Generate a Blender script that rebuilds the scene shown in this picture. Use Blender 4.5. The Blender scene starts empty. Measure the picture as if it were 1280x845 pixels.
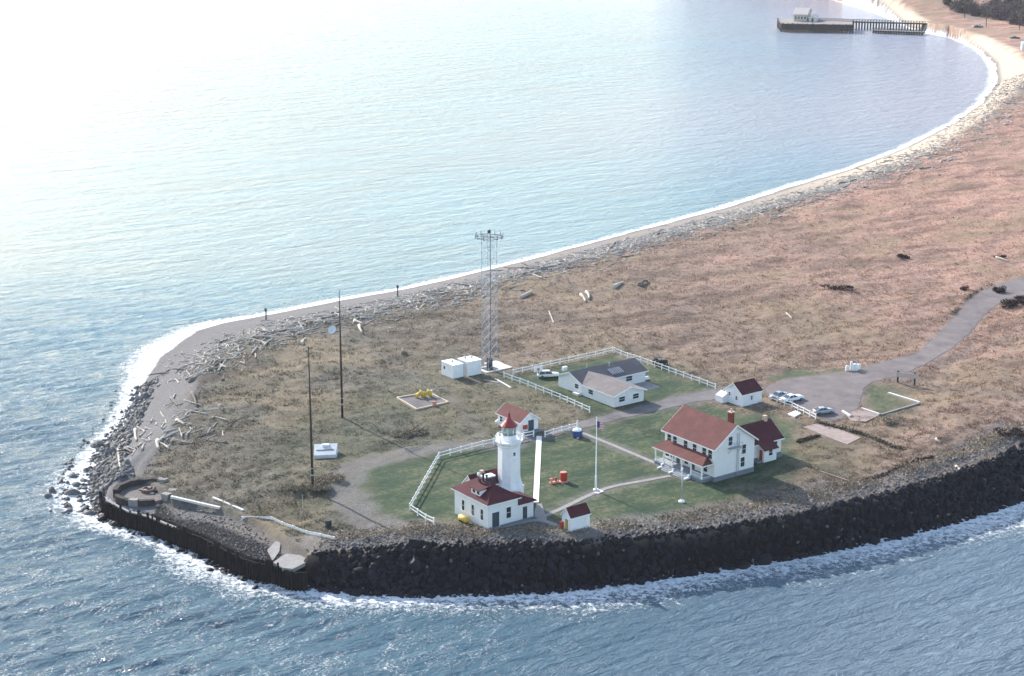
import bpy, math, random
import numpy as np
from mathutils import Vector, Matrix
random.seed(7)
RNG = np.random.default_rng(7)
scene = bpy.context.scene
COL = scene.collection
rad = math.radians

# ------------------------------------------------------------------ camera geometry
FPX, PITCH, HC, LZ = 2300.0, rad(15.6), 118.0, 6.0
CP, SP = math.cos(PITCH), math.sin(PITCH)
SUN_AZ, SUN_EL = 127.2, 28.0

def ray(px, py):
    a = (px - 640) / FPX
    b = -(py - 422.5) / FPX
    return (a, CP + b * SP, -SP + b * CP)

def P(px, py, z=LZ):
    """ground point (world metres) of a surveyed spot of the site"""
    d = ray(px, py)
    t = (z - HC) / d[2]
    return (d[0] * t, d[1] * t)

def hgt(b, top, zb=LZ):
    x, y = P(b[0], b[1], zb)
    d = ray(*top)
    return HC + d[2] * (y / d[1]) - zb

# ------------------------------------------------------------------ numpy noise and distance helpers
def _hash(ix, iy, seed):
    h = (ix.astype(np.int64) * 374761393 + iy.astype(np.int64) * 668265263 + seed * 1442695041) & 0xFFFFFFFF
    h = ((h ^ (h >> 13)) * 1274126177) & 0xFFFFFFFF
    h = h ^ (h >> 16)
    return (h & 0xFFFF).astype(np.float32) / 65535.0

def vnoise(x, y, seed=0):
    x = np.asarray(x, dtype=np.float64); y = np.asarray(y, dtype=np.float64)
    ix = np.floor(x).astype(np.int64); iy = np.floor(y).astype(np.int64)
    fx = (x - ix).astype(np.float32); fy = (y - iy).astype(np.float32)
    fx = fx * fx * (3 - 2 * fx); fy = fy * fy * (3 - 2 * fy)
    a = _hash(ix, iy, seed); b = _hash(ix + 1, iy, seed)
    c = _hash(ix, iy + 1, seed); d = _hash(ix + 1, iy + 1, seed)
    return (a * (1 - fx) + b * fx) * (1 - fy) + (c * (1 - fx) + d * fx) * fy

def fbm(x, y, seed=0, octv=4):
    s = 0; amp = 0.5
    for k in range(octv):
        s = s + amp * vnoise(np.asarray(x) * 2 ** k + 17.3 * k, np.asarray(y) * 2 ** k - 9.1 * k, seed + k)
        amp *= 0.5
    return s / (1 - 0.5 ** octv)

def sstep(a, b, v):
    t = np.clip((v - a) / (b - a), 0, 1)
    return t * t * (3 - 2 * t)

def smooth_poly(pts, n=3, closed=True):
    """Chaikin corner cutting"""
    p = np.array(pts, float)
    for _ in range(n):
        q = np.roll(p, -1, 0) if closed else p[1:]
        b = p if closed else p[:-1]
        o = np.empty((len(b) * 2, 2))
        o[0::2] = b * .75 + q * .25
        o[1::2] = b * .25 + q * .75
        if not closed:
            o = np.vstack([p[:1], o, p[-1:]])
        p = o
    return p

def sdf(poly, X, Y, closed=True):
    """signed distance (positive inside) of points to a polygon, or plain distance to a line"""
    X = np.asarray(X, dtype=np.float32); Y = np.asarray(Y, dtype=np.float32)
    best = np.full(X.shape, 1e12, np.float32); inside = np.zeros(X.shape, bool)
    n = len(poly)
    for i in range(n if closed else n - 1):
        ax, ay = poly[i]; bx, by = poly[(i + 1) % n]
        dx, dy = bx - ax, by - ay
        L2 = dx * dx + dy * dy + 1e-9
        t = np.clip(((X - ax) * dx + (Y - ay) * dy) / L2, 0, 1)
        ex = X - (ax + t * dx); ey = Y - (ay + t * dy)
        np.minimum(best, ex * ex + ey * ey, out=best)
        if closed and ay != by:
            cond = (Y >= min(ay, by)) & (Y < max(ay, by)) & (X < ax + (Y - ay) * dx / dy)
            inside ^= cond
    d = np.sqrt(best)
    return np.where(inside, d, -d) if closed else d

# ------------------------------------------------------------------ surveyed outlines
W_PIX = [(1700, 490), (1400, 586), (1280, 622), (1200, 648), (1100, 673), (1000, 693), (900, 709), (800, 724), (700, 736), (600, 741), (500, 742),
         (430, 738), (385, 732), (341, 725), (315, 721), (283, 707), (256, 692), (219, 678), (182, 662), (160, 657), (140, 648), (124, 638), (114, 620), (114, 590), (126, 566),
         (148, 536), (166, 506), (178, 478), (192, 454), (208, 434), (238, 415), (272, 405), (312, 397), (360, 388), (420, 376), (500, 362), (580, 344),
         (660, 324), (740, 303), (820, 282), (900, 261), (980, 235), (1060, 212), (1130, 185), (1190, 155), (1225, 130), (1243, 105),
         (1241, 82), (1224, 63), (1195, 48), (1160, 41), (1140, 36), (1118, 25), (1085, 12), (1035, -3), (960, -14), (840, -24)]
W = [P(x, y, 0) for x, y in W_PIX] + [(200, 3200), (2600, 3200), (2600, 380)]
T_PIX = [(1700, 440), (1400, 530), (1280, 562), (1200, 592), (1100, 622), (1000, 645), (900, 662), (820, 671), (740, 679), (640, 683), (560, 683), (480, 681),
         (420, 682), (385, 684), (352, 672), (330, 659), (292, 645), (262, 633), (220, 628), (200, 606), (180, 596), (168, 590), (176, 570), (205, 545), (226, 518), (238, 492), (248, 468),
         (270, 442), (300, 424), (350, 408), (420, 395), (500, 380), (580, 361), (660, 341), (740, 320), (820, 298), (900, 277), (980, 254),
         (1060, 231), (1120, 209), (1180, 180), (1224, 152), (1268, 116), (1290, 88), (1280, 68), (1258, 55), (1222, 43), (1188, 34), (1158, 26), (1140, 15), (1104, 2), (1055, -8), (860, -22)]
T = [P(x, y, LZ) for x, y in T_PIX] + [(240, 3180), (2590, 3180), (2590, 400)]
PIT_PIX = [(129, 621), (136, 606), (160, 600), (190, 612), (214, 632), (262, 636), (292, 648), (330, 663), (345, 675), (366, 690), (386, 700), (366, 712), (341, 704), (315, 700), (283, 686),
           (256, 671), (219, 657), (182, 642), (160, 637)]
WALL_PIX = [(127, 613), (129, 622), (160, 638), (182, 643), (219, 658), (256, 672), (283, 687), (315, 701), (341, 705), (366, 714), (384, 714)]
PITZ = 3.1
PIT = [P(x, y, PITZ) for x, y in PIT_PIX]
WALL = [P(x, y, PITZ + .2) for x, y in WALL_PIX]
LAWN_PIX = [
    [(448, 628), (440, 604), (462, 584), (500, 574), (560, 570), (668, 548), (725, 535), (760, 527), (830, 508), (900, 512), (955, 520), (1000, 530), (990, 556), (975, 590), (940, 606),
     (880, 634), (800, 650), (745, 656), (690, 658), (560, 650), (500, 648)],
    [(632, 474), (650, 468), (700, 456), (766, 441), (830, 462), (892, 486), (850, 496), (810, 506), (745, 520), (736, 512)],
    [(1085, 480), (1120, 478), (1152, 503), (1092, 520), (1078, 500)],
    [(955, 468), (1065, 458), (1060, 465), (960, 477)],
]
LAWNS = [[P(x, y) for x, y in q] for q in LAWN_PIX]
FAIR_PIX = [(330, 640), (290, 560), (400, 490), (540, 440), (640, 455), (700, 440), (770, 430), (900, 470), (1000, 520), (1100, 540), (1090, 590), (960, 640), (600, 670), (420, 660)]
FAIR = [P(x, y) for x, y in FAIR_PIX]
GRAVEL_LINES = [   # (pixel line, half width m, strength)
    ([(640, 556), (600, 557), (560, 560), (510, 566), (470, 574), (442, 588), (432, 606), (440, 628), (462, 646), (500, 660)], 3.0, .9),
    ([(600, 548), (585, 520), (560, 498), (530, 478), (500, 455), (470, 440)], 2.0, .35),
    ([(640, 350), (690, 350), (760, 375), (850, 392)], 1.6, .3),
    ([(1080, 470), (1180, 482), (1280, 500)], 2.5, .45),
    ([(1140, 470), (1200, 440), (1280, 420)], 3.0, .3),
    ([(1280, 22), (1220, 24), (1190, 14), (1150, 0)], 5.0, .8),
]
GRAVEL = [([P(x, y) for x, y in l], w, s) for l, w, s in GRAVEL_LINES]
BERM_PIX = [(400, 668), (500, 668), (600, 671), (700, 669), (800, 660), (900, 646), (1000, 628), (1100, 604), (1200, 570), (1290, 535)]
BERM = [P(x, y) for x, y in BERM_PIX]
ROAD_PIX = {   # paved sheets, outlines
    'asphalt_yard': [(957, 484), (985, 474), (1030, 469), (1078, 464), (1092, 455), (1130, 447), (1150, 441), (1190, 400), (1212, 372), (1240, 358), (1290, 343), (1360, 330), (1360, 352), (1290, 366),
                     (1256, 375), (1234, 390), (1212, 417), (1180, 443), (1140, 463), (1120, 472), (1095, 476), (1080, 483), (1076, 500), (1070, 512), (1056, 522), (1038, 526), (1010, 514), (972, 497), (958, 492)],
    'gravel_drive': [(905, 484), (872, 491), (835, 499), (800, 508), (760, 519), (715, 530), (692, 538), (680, 546), (664, 547), (648, 545), (640, 553), (672, 552), (700, 541), (740, 533), (775, 523),
                     (812, 516), (856, 505), (905, 497)],
}
ROADS = {k: [P(x, y) for x, y in v] for k, v in ROAD_PIX.items()}
PATH_LINES = {
    'concrete_walk': ([(676, 647), (700, 637), (730, 622), (760, 609), (800, 602), (838, 595)], 1.0),
    'porch_walk': ([(727, 541), (760, 554), (800, 571), (824, 581), (856, 598)], .9),
    'landing_walk': ([(600, 666), (640, 656), (668, 650), (683, 652), (700, 660), (712, 667)], 1.2),
}
FLAT_SPOTS = [(P(610, 625), 13), (P(660, 535), 8), (P(880, 575), 17), (P(925, 500), 8), (P(740, 490), 17), (P(722, 657), 5), (P(575, 467), 6), (P(615, 460), 7), (P(1040, 545), 7), (P(535, 503), 6), (P(405, 568), 4), (P(180, 615, LZ), 7)]

def base_height(X, Y, full=True):
    """terrain height and the zone masks at world points"""
    X = np.asarray(X, np.float64); Y = np.asarray(Y, np.float64)
    dW = sdf(W, X, Y); dT = sdf(T, X, Y)
    t = np.where(dT >= 0, 1.0, np.where(dW <= 0, 0.0, dW / np.maximum(dW - dT, 1e-3)))
    road = np.full(X.shape, -1e3, np.float32)
    for q in ROADS.values():
        road = np.maximum(road, sdf(q, X, Y))
    for l, w in PATH_LINES.values():
        road = np.maximum(road, w * .6 - sdf([P(a, b) for a, b in l], X, Y, False))
    lawn = np.full(X.shape, -1e3, np.float32)
    for q in LAWNS:
        lawn = np.maximum(lawn, sdf(q, X, Y))
    spot = np.full(X.shape, -1e3, np.float32)
    for (cx, cy), r in FLAT_SPOTS:
        spot = np.maximum(spot, r - np.hypot(X - cx, Y - cy))
    flat = np.clip(np.maximum(np.maximum(sstep(-4, 0, road), .9 * sstep(-5, 3, lawn)), sstep(-3, 1, spot)), 0, 1)
    rough = (fbm(X / 9, Y / 9, 3, 4) - .5) * 1.5 + (fbm(X / 2.2, Y / 2.2, 11, 2) - .5) * .35
    rough = rough * (1 - flat) * np.clip(dT / 4, 0.15, 1)
    z = np.where(t >= 1, LZ + rough, LZ * t ** .92 + rough * .35 * t)
    z = np.where(dW < 0, -np.minimum(3.0, -dW * .22), z)
    pit = sdf(PIT, X, Y)
    z = np.where(dT > -3, z - 1.5 * sstep(-24, -1, pit) * sstep(-3, 0, dT), z)
    berm = sdf(BERM, X, Y, False)
    z = z + .30 * np.exp(-(berm / 2.6) ** 2) * sstep(-1, 2, dT)
    k_edge = sdf(WALL, X, Y, False)
    z = z + (PITZ + .10 * rough + .5 * sstep(-60, -68, X) * sstep(4, 9, k_edge) - z) * sstep(-.5, .5, pit)
    hill = sstep(1120, 1330, Y + .25 * (X - 250)) * sstep(150, 330, X + (Y - 1100) * .1)
    z = z + hill * (38 + 14 * (fbm(X / 60, Y / 60, 5, 3) - .5)) * (dW > 0)
    masks = dict(t=t, dW=dW, dT=dT, road=road, lawn=lawn, flat=flat, berm=berm, pit=pit, hill=hill)
    return z, masks

def zat(x, y):
    z, _ = base_height(np.array([x]), np.array([y]))
    return float(z[0])

def ground(px, py):
    """world point where a surveyed line of sight meets the terrain"""
    d = ray(px, py)
    y1 = P(px, py, -3)[1] + 1
    lo, hi = 215.0, min(y1, 1895.0)
    for n in (500, 60):
        Y = np.linspace(lo, hi, n); t = Y / d[1]; X = d[0] * t; Zr = HC + d[2] * t
        Z, _ = base_height(X, Y)
        i = int(np.argmax(Zr <= Z)) if (Zr <= Z).any() else n - 1
        lo, hi = Y[max(i - 1, 0)], Y[i]
    return Vector((float(X[i]), float(Y[i]), float(Z[i])))

# ------------------------------------------------------------------ material helpers
def mat(name):
    m = bpy.data.materials.new(name); m.use_nodes = True
    nt = m.node_tree
    return m, nt, nt.nodes['Principled BSDF']

def node(nt, typ, **kw):
    n = nt.nodes.new(typ)
    for k, v in kw.items():
        if k in n.inputs.keys() and not hasattr(type(n), k):
            n.inputs[k].default_value = v
        else:
            setattr(n, k, v)
    return n

def link(nt, a, b): nt.links.new(a, b)

def noise(nt, scale, detail=4, rough=.55, vec=None, dist=0.0):
    n = nt.nodes.new('ShaderNodeTexNoise')
    n.inputs['Scale'].default_value = scale; n.inputs['Detail'].default_value = detail
    n.inputs['Roughness'].default_value = rough; n.inputs['Distortion'].default_value = dist
    if vec is not None: link(nt, vec, n.inputs['Vector'])
    return n.outputs['Fac']

def ramp(nt, fac, stops, interp='LINEAR'):
    r = nt.nodes.new('ShaderNodeValToRGB'); e = r.color_ramp.elements
    r.color_ramp.interpolation = interp
    while len(e) < len(stops): e.new(.5)
    for k, (p, c) in enumerate(stops):
        e[k].position = p
        e[k].color = (c, c, c, 1) if not hasattr(c, '__len__') else (*c, 1)
    link(nt, fac, r.inputs['Fac'])
    return r.outputs['Color']

def mixc(nt, fac, a, b, mode='MIX'):
    m = nt.nodes.new('ShaderNodeMix'); m.data_type = 'RGBA'; m.blend_type = mode
    for s, v in ((m.inputs[0], fac), (m.inputs[6], a), (m.inputs[7], b)):
        if isinstance(v, bpy.types.NodeSocket): link(nt, v, s)
        elif hasattr(v, '__len__'): s.default_value = (*v, 1)
        else: s.default_value = v
    return m.outputs[2]

def mth(nt, op, a, b=None, c=None, clamp=False):
    m = nt.nodes.new('ShaderNodeMath'); m.operation = op; m.use_clamp = clamp
    for s, v in zip(m.inputs, (a, b, c)):
        if v is None: continue
        if isinstance(v, bpy.types.NodeSocket): link(nt, v, s)
        else: s.default_value = v
    return m.outputs[0]

def attr(nt, name):
    a = nt.nodes.new('ShaderNodeAttribute'); a.attribute_name = name
    return a.outputs['Fac']

def geo_pos(nt):
    return nt.nodes.new('ShaderNodeNewGeometry').outputs['Position']

def scaled(nt, vec, s, rotz=0):
    m = nt.nodes.new('ShaderNodeMapping'); m.vector_type = 'TEXTURE'; m.inputs['Scale'].default_value = tuple(1 / q for q in s); m.inputs['Rotation'].default_value = (0, 0, rotz)
    link(nt, vec, m.inputs['Vector'])
    return m.outputs['Vector']

def bump(nt, bsdf, h, strength=.5, dist=.1):
    b = nt.nodes.new('ShaderNodeBump'); b.inputs['Strength'].default_value = strength; b.inputs['Distance'].default_value = dist
    link(nt, h, b.inputs['Height']); link(nt, b.outputs['Normal'], bsdf.inputs['Normal'])
    return b

# ------------------------------------------------------------------ grid sheets
def sheet_from_grid(name, X, Y, Z, attrs, m):
    nr, nc = X.shape
    me = bpy.data.meshes.new(name)
    co = np.stack([X, Y, Z], -1).reshape(-1, 3).astype(np.float32)
    idx = np.arange(nr * nc, dtype=np.int32).reshape(nr, nc)
    quads = np.stack([idx[:-1, :-1], idx[:-1, 1:], idx[1:, 1:], idx[1:, :-1]], -1).reshape(-1, 4)
    me.vertices.add(len(co)); me.vertices.foreach_set('co', co.ravel())
    me.loops.add(quads.size); me.loops.foreach_set('vertex_index', quads.ravel())
    me.polygons.add(len(quads))
    me.polygons.foreach_set('loop_start', np.arange(0, quads.size, 4, dtype=np.int32))
    me.polygons.foreach_set('use_smooth', np.ones(len(quads), bool))
    me.update(calc_edges=True)
    for k, v in attrs.items():
        a = me.attributes.new(k, 'FLOAT', 'POINT')
        a.data.foreach_set('value', np.asarray(v, np.float32).ravel())
    o = bpy.data.objects.new(name, me); COL.objects.link(o)
    me.materials.append(m)
    return o

def fan_grid(y0, y1, nr, nc, tmax):
    inv = np.linspace(y0 ** -.35, y1 ** -.35, nr)
    yy = inv ** (-1 / .35)
    tt = np.linspace(-tmax, tmax, nc)
    Y = np.repeat(yy[:, None], nc, 1)
    X = Y * tt[None, :]
    return X, Y

# ------------------------------------------------------------------ terrain material
def terrain_material():
    m, nt, b = mat('terrain_ground')
    pos = geo_pos(nt)
    n_big = noise(nt, .035, 5, .6, pos)
    n_mid = noise(nt, .22, 5, .62, pos)
    st = scaled(nt, pos, (1, 1, 1), 0)
    n_fine = noise(nt, 1.3, 6, .7, pos)
    n_vf = noise(nt, 4.5, 4, .7, pos)
    streak = noise(nt, .12, 5, .62, scaled(nt, pos, (.45, 1.5, 1), rad(30)))
    dry = attr(nt, 'dry')
    # rough dry pasture: olive brown at the point, tawny further along the spit
    c1 = ramp(nt, n_fine, [(.25, (.058, .056, .043)), (.5, (.135, .122, .095)), (.75, (.250, .218, .168))])
    c2 = ramp(nt, n_fine, [(.25, (.140, .084, .064)), (.5, (.38, .225, .168)), (.75, (.63, .405, .305))])
    field = mixc(nt, dry, c1, c2)
    field = mixc(nt, ramp(nt, streak, [(.46, 0), (.66, .65)]), field, (.060, .042, .034))
    field = mixc(nt, ramp(nt, n_big, [(.47, 0), (.62, .6)]), field, (.250, .190, .120))
    # mown grass
    n_lawn = noise(nt, .16, 6, .72, scaled(nt, pos, (.6, 1.3, 1), rad(36)))
    g1 = ramp(nt, n_lawn, [(.34, (.024, .048, .026)), (.46, (.050, .076, .040)), (.56, (.105, .113, .060)), (.70, (.175, .160, .100))])
    g1 = mixc(nt, ramp(nt, n_fine, [(.38, .75), (.60, 0)]), g1, (.018, .042, .024))
    g1 = mixc(nt, ramp(nt, n_vf, [(.55, 0), (.75, .5)]), g1, (.125, .130, .075))
    fair = mixc(nt, .55, field, g1)
    c = mixc(nt, mth(nt, 'MULTIPLY', attr(nt, 'fair'), ramp(nt, n_mid, [(.32, .2), (.62, 1)])), field, fair)
    c = mixc(nt, attr(nt, 'lawn'), c, g1)
    # gravel tracks
    gr = ramp(nt, n_vf, [(.28, (.070, .067, .066)), (.5, (.150, .139, .134)), (.72, (.33, .30, .28))])
    gr = mixc(nt, ramp(nt, n_mid, [(.5, 0), (.68, .6)]), gr, (.17, .14, .10))
    c = mixc(nt, mth(nt, 'MULTIPLY', attr(nt, 'gravel'), ramp(nt, n_fine, [(.2, .45), (.7, 1)])), c, gr)
    # beach: cobble and sand
    sand = ramp(nt, n_vf, [(.25, (.060, .060, .064)), (.5, (.135, .13, .13)), (.75, (.31, .29, .27))])
    wet = ramp(nt, n_vf, [(.25, (.075, .075, .078)), (.75, (.20, .19, .185))])
    pale = ramp(nt, n_fine, [(.25, (.36, .285, .215)), (.7, (.62, .51, .385))])
    sand = mixc(nt, attr(nt, 'pale'), sand, pale)
    sand = mixc(nt, attr(nt, 'wet'), sand, wet)
    c = mixc(nt, attr(nt, 'beach'), c, sand)
    sw = mth(nt, 'ADD', attr(nt, 'swash'), mth(nt, 'MULTIPLY', mth(nt, 'SUBTRACT', n_fine, .5), 1.2))
    c = mixc(nt, ramp(nt, sw, [(.4, 0), (.75, .9)]), c, (.74, .75, .74))
    # rock armour bed under the boulders
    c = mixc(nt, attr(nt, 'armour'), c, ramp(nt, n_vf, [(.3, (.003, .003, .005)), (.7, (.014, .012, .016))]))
    link(nt, c, b.inputs['Base Color'])
    b.inputs['Roughness'].default_value = .95
    b.inputs['Specular IOR Level'].default_value = .15
    hsum = mth(nt, 'ADD', mth(nt, 'MULTIPLY', n_fine, .7), mth(nt, 'MULTIPLY', n_vf, .35))
    soft = mth(nt, 'MULTIPLY', hsum, mth(nt, 'SUBTRACT', 1.0, mth(nt, 'MULTIPLY', attr(nt, 'lawn'), .75)))
    bump(nt, b, soft, .9, .35)
    return m

def build_terrain():
    nr, nc = 820, 900
    X, Y = fan_grid(205, 1900, nr, nc, .62)
    # slow fields on a thinned grid then spread back
    z, k = base_height(X, Y)
    fair = sstep(-6, 14, sdf(FAIR, X, Y) + (fbm(X / 14, Y / 14, 21, 3) - .5) * 16)
    lawn = sstep(-3.5, 3.0, k['lawn'] + (fbm(X / 5, Y / 5, 31, 4) - .5) * 9)
    lawn = lawn * (1 - .6 * sstep(72, 84, X))
    gravel = np.zeros(X.shape)
    for l, w, s in GRAVEL:
        d = sdf(l, X, Y, False)
        gravel = np.maximum(gravel, s * sstep(w * 1.35, w * .55, d + (fbm(X / 4, Y / 4, 41, 3) - .5) * 3))
    gravel = np.maximum(gravel, .75 * sstep(-2.0, .5, k['road'] + (fbm(X / 2, Y / 2, 43, 2) - .5) * 2.0))
    south = sdf(BERM, X, Y, False)
    gravel = np.maximum(gravel, .92 * sstep(7.5, 3.0, south + (fbm(X / 5, Y / 5, 44, 3) - .5) * 7) * (Y < 345))
    gravel = np.maximum(gravel, sstep(-.3, .6, k['pit']))
    beachside = sstep(330, 350, Y) + (X < -62)
    beachside = np.clip(beachside, 0, 1)
    beach = sstep(3.5, -3.5, k['dT'] + (fbm(X / 6, Y / 6, 51, 3) - .5) * 10) * beachside
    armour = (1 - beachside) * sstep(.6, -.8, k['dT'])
    wet = sstep(.30, .08, k['t'] + (fbm(X / 8, Y / 8, 52, 2) - .5) * .1)
    swash = sstep(.16, .0, k['t'] + (fbm(X / 9, Y / 9, 53, 3) - .5) * .16) * beachside
    pale = sstep(520, 720, Y + X * .3) * sstep(.08, .3, k['t'])
    pale = np.maximum(pale, .25 * sstep(.05, .2, k['t']) * sstep(.62, .4, k['t']) * sstep(400, 560, Y))
    wet = wet * (1 - .85 * sstep(520, 720, Y + X * .3))
    dry = np.clip(.05 + (X + .33 * (Y - 330)) / 205 + (fbm(X / 30, Y / 30, 61, 3) - .5) * .35, 0, 1)
    at = dict(fair=fair, lawn=lawn, gravel=gravel, beach=beach, wet=wet, pale=pale, armour=armour, dry=dry, swash=swash)
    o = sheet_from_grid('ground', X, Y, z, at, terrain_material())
    o['kind'] = 'structure'
    return o

# ------------------------------------------------------------------ water
def water_material():
    m, nt, b = mat('sea_water')
    pos = geo_pos(nt)
    deep = mixc(nt, attr(nt, 'bay'), (.060, .125, .165), (.130, .305, .375))  # far water painted paler cyan in place of sky reflection
    deep = mixc(nt, ramp(nt, noise(nt, .022, 4, .6, scaled(nt, pos, (.5, 1.6, 1), rad(28)), .6), [(.40, 0), (.62, .35)]), deep, (.11, .19, .23))
    deep = mixc(nt, attr(nt, 'shallow_light'), deep, (.40, .385, .43))  # pale lavender painted in to add light, over sandy shallows and right foreground
    glint_zone = attr(nt, 'crest')
    fo = noise(nt, .9, 6, .68, pos, .4)
    fo2 = noise(nt, .16, 4, .6, pos)
    fo4 = noise(nt, 2.8, 5, .7, pos, .8)
    # surf: threshold the noise against the surf attribute
    surf = mth(nt, 'ADD', attr(nt, 'surf'), mth(nt, 'MULTIPLY', mth(nt, 'SUBTRACT', mth(nt, 'ADD', mth(nt, 'MULTIPLY', fo, .55), mth(nt, 'MULTIPLY', fo4, .45)), .5), 2.6))
    surf = ramp(nt, surf, [(.36, 0), (.62, 1)])
    # sun glints and breaking crests painted white: the ridges of a stretched noise, chopped by a fine one
    def ridge(scale, rz, width):
        n_ = noise(nt, scale, 3, .55, scaled(nt, pos, (.5, 1.7, 1), rad(rz)), .35)
        return ramp(nt, mth(nt, 'ABSOLUTE', mth(nt, 'SUBTRACT', n_, .5)), [(0, 1), (width, 0)])
    rid = mth(nt, 'MAXIMUM', ridge(.14, 66, .034), ridge(.26, 54, .028))
    cap_glints = mth(nt, 'MULTIPLY', rid, ramp(nt, fo4, [(.49, 0), (.58, 1)]))
    cap_glints = mth(nt, 'MULTIPLY', cap_glints, ramp(nt, fo2, [(.40, 0), (.54, 1)]))
    cap_glints = mth(nt, 'MULTIPLY', cap_glints, glint_zone)
    foam_glints = mth(nt, 'MAXIMUM', surf, cap_glints)
    c = mixc(nt, foam_glints, deep, (.82, .84, .84))
    link(nt, c, b.inputs['Base Color'])
    link(nt, mixc(nt, foam_glints, (.13,) * 3, (.9,) * 3), b.inputs['Roughness'])
    b.inputs['IOR'].default_value = 1.333; b.inputs['Specular IOR Level'].default_value = .115
    h1 = mth(nt, 'ADD', noise(nt, .42, 4, .6, scaled(nt, pos, (.50, 1.35, 1), rad(34)), .5), mth(nt, 'MULTIPLY', noise(nt, .11, 3, .5, scaled(nt, pos, (.5, 1.5, 1), rad(30)), .4), 1.3))
    h2 = noise(nt, 1.9, 5, .65, scaled(nt, pos, (.7, 1.35, 1), rad(24)))
    hs = mth(nt, 'ADD', mth(nt, 'MULTIPLY', h1, 1.0), mth(nt, 'MULTIPLY', h2, .38))
    hs = mth(nt, 'ADD', hs, mth(nt, 'MULTIPLY', foam_glints, .15))
    bump(nt, b, hs, 1.0, 1.15)
    return m

def wave_field(X, Y):
    """sum of short wind waves; the train turns round the point"""
    blend = sstep(-25, 45, X - (Y - 285) * .55) * sstep(330, 290, Y)
    h = np.zeros(X.shape); r = np.random.default_rng(3)
    for az0, wgt in ((34, 1 - blend), (-38, blend * .55), (58, (1 - blend) * .08 * sstep(340, 270, Y))):
        for k in range(16):
            lam = r.uniform(2.4, 5.4); az = rad(az0 + r.normal(0, 13)) + math.pi / 2
            kx, ky = math.cos(az) * 2 * math.pi / lam, math.sin(az) * 2 * math.pi / lam
            ph = r.uniform(0, 6.28) + 1.4 * vnoise(X / 45 + k * 7, Y / 45, 70 + k)
            s = np.sin(kx * X + ky * Y + ph)
            h = h + wgt * .0115 * lam ** .85 * (s + .22 * np.cos(2 * (kx * X + ky * Y + ph)))
    return h

def build_water():
    X, Y = fan_grid(190, 9000, 1100, 900, .80)
    h = wave_field(X, Y)
    sl = sdf(W, X, Y)
    dW = -sl
    bay = sstep(250, 560, Y + .35 * X)
    fade = sstep(520, 340, Y) * sstep(0, 14, dW) * .9 + .1 * sstep(520, 340, Y)
    crest = sstep(440, 275, Y + .55 * (X + 30)) * sstep(25, -25, X)  # lower-left zone where the painted glints and breaking crests show
    wid = 4.2 + 10 * np.exp(-(((X + 76) / 16) ** 2 + ((Y - 405) / 34) ** 2)) + .6 * sstep(620, 900, Y)
    wid = np.where((Y < 345) & (X > -60), 10 + 9 * fbm(X / 12, Y / 12, 81, 2), wid)
    wid = wid + 10 * np.exp(-(((X + 74) / 26) ** 2 + ((Y - 318) / 24) ** 2))
    wid = wid * (.55 + .95 * fbm(X / 13, Y / 13, 82, 3))
    surf = np.clip(1 - np.maximum(dW, 0) / wid, 0, 1) ** .8
    surf = np.where((Y < 345) & (X > -60), surf * .74, surf * .86)
    shallow_light = .85 * sstep(230, 20, dW) * sstep(560, 900, Y + .6 * X) +   .20 * sstep(-20, 75, X - (Y - 285) * .2) * sstep(345, 300, Y)
    return sheet_from_grid('sea_water', X, Y, h * fade, dict(surf=surf, bay=bay, crest=crest, shallow_light=np.clip(shallow_light, 0, 1)), water_material())

terrain = build_terrain()
sea = build_water()
sea['kind'] = 'structure'

# ------------------------------------------------------------------ light, sky, camera
def build_world():
    w = bpy.data.worlds.new('World'); scene.world = w; w.use_nodes = True
    nt = w.node_tree; bg = nt.nodes['Background']
    s = nt.nodes.new('ShaderNodeTexSky'); s.sky_type = 'NISHITA'; s.sun_disc = False
    s.sun_elevation = rad(SUN_EL); s.sun_rotation = rad(90 - SUN_AZ)
    s.air_density = 1.0; s.dust_density = 1.0; s.ozone_density = 1.0; s.altitude = 20
    link(nt, s.outputs['Color'], bg.inputs['Color']); bg.inputs['Strength'].default_value = .15
    l = bpy.data.lights.new('sun', 'SUN'); l.energy = 3.5; l.angle = rad(.5); l.color = (1, .955, .90)
    o = bpy.data.objects.new('sun', l); COL.objects.link(o)
    o.rotation_euler = (rad(90 - SUN_EL), 0, rad(SUN_AZ + 90)); o.location = (0, 300, 200)
    c = bpy.data.cameras.new('camera'); c.sensor_width = 36; c.lens = FPX / 1280 * 36; c.clip_end = 20000; c.clip_start = 1
    co = bpy.data.objects.new('camera', c); COL.objects.link(co)
    co.location = (0, 0, HC); co.rotation_euler = (rad(90) - PITCH, 0, 0); scene.camera = co
    vs = scene.view_settings
    vs.view_transform = 'Standard'; vs.look = 'None'; vs.gamma = 1; vs.use_curve_mapping = False
    vs.exposure = EXPOSURE
EXPOSURE = 1.2
build_world()

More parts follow.
